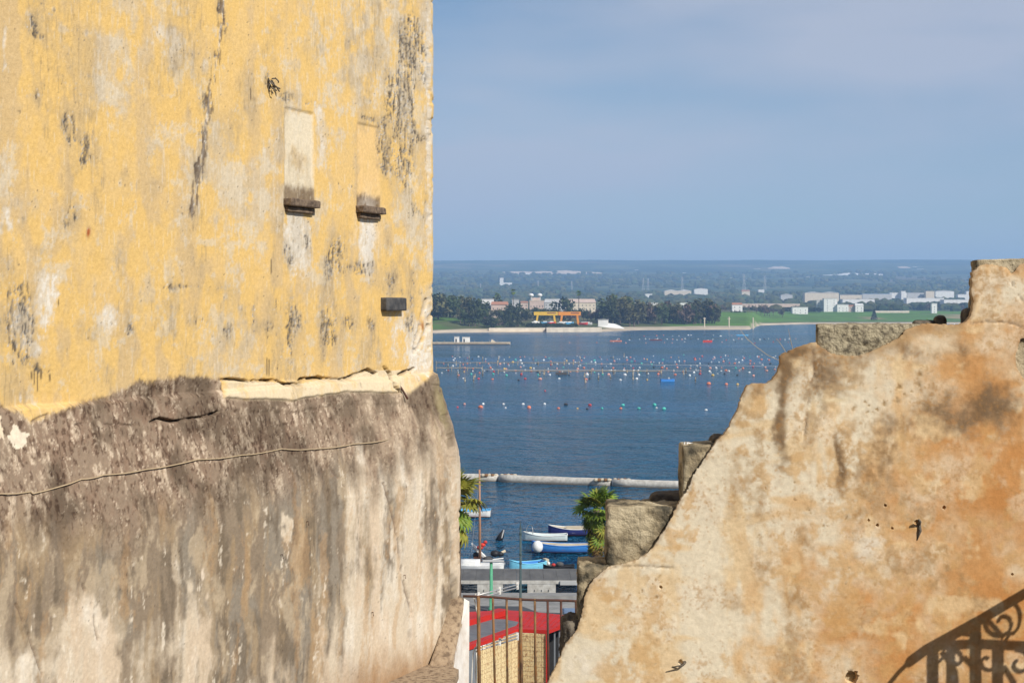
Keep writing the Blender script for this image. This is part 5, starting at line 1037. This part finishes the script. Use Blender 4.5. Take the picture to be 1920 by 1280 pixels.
# shore walls
def long_wall(x0, x1, y, Y, h, mat, label):
    a, b = at_land(x0, Y), at_land(x1, Y); z = CH - (y - HZ) / F * Y; o = MB().box(0, b.x - a.x, 0, .8, -1.6, h).build('boundary_wall', M[mat], loc=(a.x, Y, z)); tag(o, label, 'wall')
    MB().box(-.1, b.x - a.x + .1, -.15, .95, h + .003, h + .25).build('coping', M['wall_grey'], o)
long_wall(897, 1000, 590, 1390, 2.2, 'wall_cream', 'long pale wall under the white houses on the left shore'); long_wall(1390, 1500, 573.5, 2150, 3.0, 'wall_pink', 'long reddish boundary wall behind the green field'); long_wall(1640, 1705, 584, 2000, 1.0, 'wall_cream', 'pale low wall along the field right of the fir')
# stone embankment
for k, (x0, x1) in enumerate(((917, 1022), (1024, 1126))):
    a, b = at_land(x0, 1212), at_land(x1, 1222); pts = jag([(a.x, 1196), (b.x, 1206), (b.x, 1226), (a.x, 1216)], 4, .5, 4 + k); o = MB().prism([(p[0] - a.x, p[1] - a.y) for p in pts], -2, 3.0 + .3 * k).build('rock_embankment', M['wall_cream'], loc=(a.x, a.y, 0)); tag(o, 'pale stone embankment on the shore, %s half below the cranes' % ('left' if k == 0 else 'right'), 'embankment')
p = at_land(1142, 1290); o = empty('gravel_heap', p, 0, 'white gravel heap with hut on the shore right of the cranes', 'gravel heap')
P = np.zeros((12, 26, 3))
for i in range(12):
    for j in range(26):
        u, v = i / 11, j / 25; P[i, j] = ((v - .5) * 25, (u - .5) * 14, -1 + 5.2 * math.sin(math.pi * v) ** .9 * math.sin(math.pi * u) ** .9 * (.6 + .5 * float(fbm(np.array([v * 5]), np.array([u * 3]), 2, 3)[0])))
link('heap', grid_mesh('heap', P), M['quarry_white'], o); MB().box(-9, -1, -5, 2, 0, 6.0).build('hut', M['wall_white'], o); MB().box(-9.4, -.6, -5.4, 2.4, 6.003, 6.4).build('hut_roof', M['roof_grey'], o)
# gantry cranes
def crane(px0, px1, ytop, Y, mat, label):
    a = at_land((px0 + px1) / 2, Y); wd = (px1 - px0) / F * Y; h = (CH - (ytop - HZ) / F * Y) - a.z; root = empty('gantry_crane', a, 0, label, 'crane', 'gantry cranes in the boatyard'); m = M[mat]
    for yy in (0, 6): MB().box(-wd / 2, wd / 2, yy - .9, yy + .9, h - 2.9, h).build('beam', m, root)
    for xx in (-wd / 2 + 1, wd / 2 - 1): MB().box(xx - .7, xx + .7, .91, 5.09, h - 1.8, h - .2).build('end_beam', m, root)
    for xx in (-wd * .34, wd * .34):
        for yy in (0, 6): MB().obox((xx, yy, h - 2.9), (xx + (1.2 if xx > 0 else -1.2), yy, 0), 1.5, 1.5).build('leg', m, root)
        MB().box(xx - .3 + (1.2 if xx > 0 else -1.2), xx + .3 + (1.2 if xx > 0 else -1.2), .46, 5.54, .8, 1.6).build('ground_beam', m, root)
    MB().box(-1.5, 1.5, .72, 5.28, h - 3.4, h - 2.92).build('trolley', M['slate'], root); MB().box(wd * .05, wd * .42, -.96, -.905, h - 1.5, h - .6).build('name_board', M['brown_wood'], root)
crane(1001, 1046, 584.5, 1330, 'crane_yellow', 'yellow gantry crane, left of the pair on the boatyard'); crane(1047, 1089, 584.5, 1300, 'crane_orange', 'orange gantry crane, right of the pair on the boatyard')
for k, px in enumerate((1004, 1022, 1034, 1052, 1060, 1068, 1094, 1102)):
    p = at_land(px, 1290); mt = ('wall_white', 'skyblue', 'hotred', 'wall_grey')[k % 4]; o = empty('hauled_boat', (p.x, p.y, p.z), rb.uniform(-.4, .4), 'small %s boat hauled out under the cranes' % ('white', 'light blue', 'red', 'grey')[k % 4], 'boat', 'boats hauled out under the cranes'); loft(MB(), [[(b * 1.2, a, c * 1.8 + .8) for a, b, c in r] for r in hull_rows(6, 2.2, 1.0, ns=8)]).build('hull', M[mt], o, True); MB().box(-1.6, 1.6, -.6, .6, 1.2, 3.4).build('cabin', M['wall_white'], o)
# posts on the spit
for k, (px, yt) in enumerate(((1321, 595), (1367, 594), (1412, 595))):
    p = at_land(px, 1345); o = MB().tube([(0, 0, -1), (0, 0, CH - (yt - HZ) / F * 1345 - p.z)], .45, 6).build('beach_post', M['wall_cream'], loc=p); tag(o, 'tall pale post on the sandy spit, %s of three' % ('left', 'middle', 'right')[k], 'post', 'posts on the sandy spit'); MB().box(-1.2, 1.2, -.2, .2, 7.4, 7.9).build('crossbar', M['wall_cream'], o)
# pylons
def pylon(px, yt, Y, label):
    p = at_land(px, Y); h = CH - (yt - HZ) / F * Y - p.z; o = empty('power_pylon', p, 0, label, 'pylon', 'power pylons on the far plain'); mb = MB(); b = h * .09
    for sx in (-1, 1):
        for sy in (-1, 1): mb.tube([(sx * b, sy * b, 0), (sx * .5, sy * .5, h)], .35, 4)
    for k in range(6):
        z0, z1 = h * k / 6, h * (k + 1) / 6; w0_, w1_ = b * (1 - k / 6) + .5 * k / 6, b * (1 - (k + 1) / 6) + .5
        mb.tube([(-w0_, -w0_, z0), (w1_, -w1_, z1)], .25, 4); mb.tube([(w0_, -w0_, z0), (-w1_, -w1_, z1)], .25, 4)
    mb.build('lattice', M['wall_grey'], o)
    for z in (.72, .84, .96): MB().obox((-h * .13, 0, h * z), (h * .13, 0, h * z), .5, .5).build('cross_arm', M['wall_grey'], o)
for px, yt, yl in ((901, 531, 'leftmost'), (1009, 526, 'second from left'), (1072, 527, 'third from left'), (1206, 521, 'fourth from left'), (1215, 522, 'fifth from left'), (1279, 519, 'sixth from left'), (1395, 514, 'seventh from left'), (1434, 517, 'eighth from left')): pylon(px, yt, 4600, 'faint lattice power pylon, %s on the far plain' % yl)
# quarries: bare cuts in the slope
def quarry(px0, px1, Y, py, hpx, mat, label, seed):
    n_ = 40; P = np.zeros((5, n_, 3)); r = random.Random(seed)
    for j in range(n_):
        v = j / (n_ - 1); px = px0 + (px1 - px0) * v; e = math.sin(math.pi * v) ** .5 * (.45 + .8 * float(fbm(np.array([v * 8. + seed]), np.array([.5]), 1, 3)[0]))
        zb = CH - (py - HZ) / F * Y; zt = zb + hpx / F * Y * e
        for i in range(5): P[i, j] = ((px - 960) / F * Y, Y - 40 + 60 * i / 4 + 8 * r.random(), zb - 6 + (zt - zb + 6) * (i / 4) ** .8)
    o0 = P[0, 0].copy(); o = link('quarry_face', grid_mesh('quarry_face', P - o0), M[mat], loc=o0); tag(o, label, 'quarry')
def py_at(Y, k=0.0): return float(np.interp(Y, YT, PT))
quarry(908, 1140, 7450, 513.5, 7, 'quarry', 'long pale reddish quarry scar on the left slope', 1); quarry(926, 1045, 7300, 515, 3, 'quarry_white', 'white spoil strip at the foot of the left quarry', 2); quarry(1533, 1676, 7150, 517.5, 6, 'quarry_white', 'long white quarry strip on the right slope', 3); quarry(1440, 1482, 8300, 503, 4, 'quarry', 'small faint reddish scar near the ridge', 4); quarry(1684, 1706, 8500, 501, 2, 'quarry', 'thin faint scar high on the right slope', 5)

# ------------------------------------------------------------------ far shore: trees
def crown_mesh(name, seed, n=420, rx=3.2, rz=3.6, leaf=.62, conic=False):
    r = random.Random(seed); mb = MB(); cl = [(r.gauss(0, .45), r.gauss(0, .45), r.uniform(-.75, .8)) for _ in range(9)]
    for _ in range(n):
        c = r.choice(cl)
        if conic:
            t = r.random() ** .8; a = r.uniform(0, 6.283); q = (1 - t) * r.random() ** .4; p = Vector((q * math.cos(a) * rx, q * math.sin(a) * rx, (t * 2 - 1) * rz))
        else:
            d = Vector((r.gauss(0, 1), r.gauss(0, 1), r.gauss(0, 1))).normalized() * (r.random() ** .35) * .55; p = Vector(((c[0] + d.x) * rx * .78, (c[1] + d.y) * rx * .78, (c[2] * .8 + d.z) * rz * .85))
        u = Vector((r.gauss(0, 1), r.gauss(0, 1), r.gauss(0, 1))).normalized(); v_ = u.orthogonal().normalized() * leaf * r.uniform(.5, 1.1); w_ = u.cross(v_).normalized() * leaf * r.uniform(.4, .9)
        mb.add([p - v_, p + w_ * .8, p + v_, p - w_], [(0, 1, 2, 3)])
    return mb.mesh(name)
CR = [crown_mesh('crown_a', 1), crown_mesh('crown_b', 2, 420, 2.6, 4.6), crown_mesh('crown_c', 3, 360, 3.8, 2.8), crown_mesh('crown_d', 4, 480, 3.0, 4.0, .5), crown_mesh('crown_cone', 5, 380, 2.2, 4.6, .5, True), crown_mesh('crown_thin', 6, 170, 2.6, 3.6, .4)]
TRK = MB().tube([(0, 0, -1), (0, 0, 2.2), (.15, 0, 5.0)], [.30, .22, .10], 6).tube([(0, 0, 2.6), (.9, .2, 4.3)], [.13, .05], 5).tube([(0, 0, 2.9), (-.8, -.3, 4.8)], [.13, .05], 5).mesh('far_trunk'); TRK.materials.append(M['bark'])
CRM = {}
def far_tree(px, ytop, Y, kind, leaf, label, group, cat='tree', wide=1.0, ybase=None):
    p = at_land(px, Y); zt = CH - (ytop - HZ) / F * Y; H = max(zt - p.z, 2.0); root = empty('shore_tree', p, rb.uniform(0, 6), label, cat, group)
    key = (kind, leaf)
    if key not in CRM:
        me = CR[kind].copy(); me.materials.clear(); me.materials.append(M[leaf]); CRM[key] = me
    rz_ = {0: 3.6, 1: 4.6, 2: 2.8, 3: 4.0, 4: 4.6, 5: 3.6}[kind]
    sz = H * .95 / (2 * rz_); o = link('crown', CRM[key], None, root); o.location = (0, 0, H - sz * rz_ * 1.02); sxy = max(sz, .7 * H / 7) * wide; o.scale = (sxy, sxy, sz); o.rotation_euler = (0, 0, rb.uniform(0, 6))
    t = link('trunk', TRK, None, root); t.scale = (H / 9, H / 9, H / 9)
    return root
def belt(x0, x1, n_, ytop, Y0, Y1, kinds, leaves, label, group, wide=1.0, jit=5):
    for k in range(n_):
        px = x0 + (x1 - x0) * (k + rb.random()) / n_; yt = (float(np.interp(px, *zip(*ytop))) if isinstance(ytop, list) else ytop) + abs(rb.gauss(0, jit)); kd, lf, YY = rb.choice(kinds), rb.choice(leaves), rb.uniform(Y0, Y1)
        lb = '%s %s %s, %s end' % ({0: 'round', 1: 'tall', 2: 'broad', 3: 'full', 5: 'thin'}[kd], {'leaf_dark': 'dark green', 'leaf_mid': 'green', 'leaf_olive': 'olive', 'leaf_brown': 'brownish'}[lf], label, third(px, x0, x1))
        lb = lb.replace('middle end', 'middle part')
        far_tree(px, yt, YY, kd, lf, lb, group, wide=wide * rb.uniform(.85, 1.2))
belt(800, 908, 30, [(800, 545), (845, 547), (862, 552), (885, 551), (908, 562)], 1240, 1400, [0, 1, 3], ['leaf_dark', 'leaf_olive', 'leaf_mid'], 'tree in the dense clump on the left headland', 'trees of the left headland', 1.15)
belt(860, 900, 7, 572, 1225, 1250, [0, 3], ['leaf_olive', 'leaf_mid'], 'tree at the front of the left headland', 'trees of the left headland', 1.1)
belt(900, 985, 22, [(900, 590), (940, 597), (985, 603)], 1225, 1290, [2, 0], ['leaf_dark', 'leaf_mid', 'leaf_brown'], 'low shrub on the bank below the white houses', 'shrubs on the left bank', 1.3, 3)
belt(945, 985, 6, 566, 1300, 1400, [0, 1], ['leaf_dark'], 'tree between the houses and the cranes', 'trees behind the boatyard')
belt(985, 1140, 16, 575, 1420, 1500, [0, 2, 3], ['leaf_dark', 'leaf_mid', 'leaf_brown'], 'tree in the row behind the cranes', 'trees behind the boatyard', 1.2, 4)
belt(895, 1135, 24, 578, 1372, 1405, [0, 2, 3], ['leaf_mid', 'leaf_olive', 'leaf_dark', 'leaf_brown'], 'tree in the row below the shore houses', 'trees below the shore houses', 1.25, 4)
belt(985, 1080, 14, 603, 1235, 1260, [2], ['leaf_dark'], 'low bush along the embankment under the cranes', 'bushes along the embankment', 1.4, 2)
belt(1138, 1200, 16, [(1138, 556), (1150, 546), (1165, 549), (1185, 556), (1200, 562)], 1330, 1400, [0, 1, 3], ['leaf_mid', 'leaf_dark', 'leaf_olive'], 'tree in the big clump right of the cranes', 'big tree clump on the shore', 1.1)
belt(1190, 1345, 36, [(1190, 565), (1235, 560), (1300, 562), (1310, 553), (1330, 560), (1345, 562)], 1390, 1480, [1, 3, 0], ['leaf_olive', 'leaf_brown', 'leaf_olive', 'leaf_mid'], 'tree in the belt along the middle shore', 'tree belt on the middle shore')
belt(1345, 1470, 18, [(1345, 563), (1400, 565), (1470, 572)], 1850, 1950, [5, 3, 5], ['leaf_brown', 'leaf_olive'], 'bare looking tree at the green field edge', 'thin trees by the field')
belt(1365, 1400, 5, 588, 1700, 1740, [2], ['leaf_dark', 'leaf_brown'], 'low bush on the green slope by the spit', 'bushes on the green slope', 1.3, 2)
belt(1470, 1850, 44, 566, 2250, 2500, [0, 3, 2], ['leaf_dark', 'leaf_brown', 'leaf_mid'], 'tree in the row between field and factories', 'tree row behind the field', 1.25, 4)
belt(1470, 1535, 9, 572, 2050, 2100, [0, 2], ['leaf_dark'], 'tree beside the small white house', 'trees by the villa', 1.2, 3)
far_tree(1639, 579, 1840, 4, 'leaf_dark', 'dark pointed fir standing on the field above the wall', None, wide=1.6)
far_tree(955, 574, 1270, 4, 'leaf_dark', 'dark pointed conifer left of the yellow crane', None, wide=1.2); far_tree(972, 580, 1270, 4, 'leaf_dark', 'smaller dark conifer between the pointed conifer and crane', None, wide=1.2)
far_tree(1062, 555, 1500, 2, 'leaf_dark', 'dark umbrella pine rising behind the yellow crane', None, wide=.9); far_tree(933, 551, 1450, 0, 'leaf_dark', 'round dark tree rising above the pinkish house', None)
for px, yt, lb in ((962, 543, 'tall slim palm above the houses left of the cranes'), (1085, 546, 'tall slim palm above the orange crane'), (932, 550, 'slim palm beside the round dark tree')):
    p = at_land(px, 1460); h = CH - (yt - HZ) / F * 1460 - p.z; root = empty('shore_palm', p, 0, lb, 'palm'); MB().tube([(0, 0, -1), (.2, 0, h * .5), (0, 0, h - 1.5)], [.4, .3, .3], 6).build('trunk', M['bark'], root)
    for k in range(22):
        o = link('frond', FAN, None, root); o.location = (0, 0, h - 1.8); o.rotation_euler = (rb.uniform(-.5, .5), -math.radians(rb.uniform(-70, 75)), k * 2.4); o.scale = (2.0, 2.0, 2.0)
# the plain beyond: one mass of groves and scrub
def far_wood():
    r = np.random.default_rng(5); n_ = 9000; Y = 2150 + (7600 - 2150) * r.random(n_) ** 1.5; X = Y * r.uniform(-.14, .36, n_); keep = fbm(X / 200, Y / 320, 2, 3) + r.normal(0, .07, n_) > .46; X, Y = X[keep], Y[keep]; Z = land_z(X, Y)
    ico = MB().ellip((0, 0, 0), 1, 1, 1, 6, 4); bv = np.array(ico.v); bf = ico.f; nb_ = len(bv); V = []; Fs = []; C = []
    for i in range(len(X)):
        s_ = r.uniform(3.0, 6.5) * (1 + Y[i] / 9000); v_ = bv * r.uniform(.75, 1.25, bv.shape) * np.array((s_ * 1.25, s_ * 1.1, s_ * .85)) + np.array((X[i], Y[i], Z[i] + s_ * .45)); V.append(v_); Fs += [tuple(q + i * nb_ for q in f) for f in bf]; g_ = r.uniform(.6, 1.3); w_ = r.random(); C.append(np.tile(np.array((.05 + .04 * w_, .075 + .01 * w_, .035)) * g_, (nb_, 1)))
    me = bpy.data.meshes.new('far_wood'); me.from_pydata(np.concatenate(V).tolist(), [], Fs); me.update(); set_col(me, np.concatenate(C)); return me
fw = link('far_wood', far_wood(), mk('far_foliage', (0.8, 0.8, 0.8), (1.2, 1.2, 1.1), .15, 0.95, attr='col', spec=0.05)); tag(fw, 'hazy olive groves and scrub covering the plain behind the shore', 'woodland', kind='stuff')

# ------------------------------------------------------------------ haze
hz = MB().box(-9000, 9000, -300, 13500, -6, 420).build('haze', None); tag(hz, kind='stuff')
hm = bpy.data.materials.new('haze_air'); hm.use_nodes = True; N = hm.node_tree.nodes; N.remove(N['Principled BSDF']); pv = N.new('ShaderNodeVolumePrincipled')
pv.inputs['Color'].default_value = (0.40, 0.64, 1.0, 1); pv.inputs['Density'].default_value = 1.4e-4; pv.inputs['Anisotropy'].default_value = 0.0
hm.node_tree.links.new(pv.outputs[0], N['Material Output'].inputs['Volume']); hz.data.materials.append(hm)
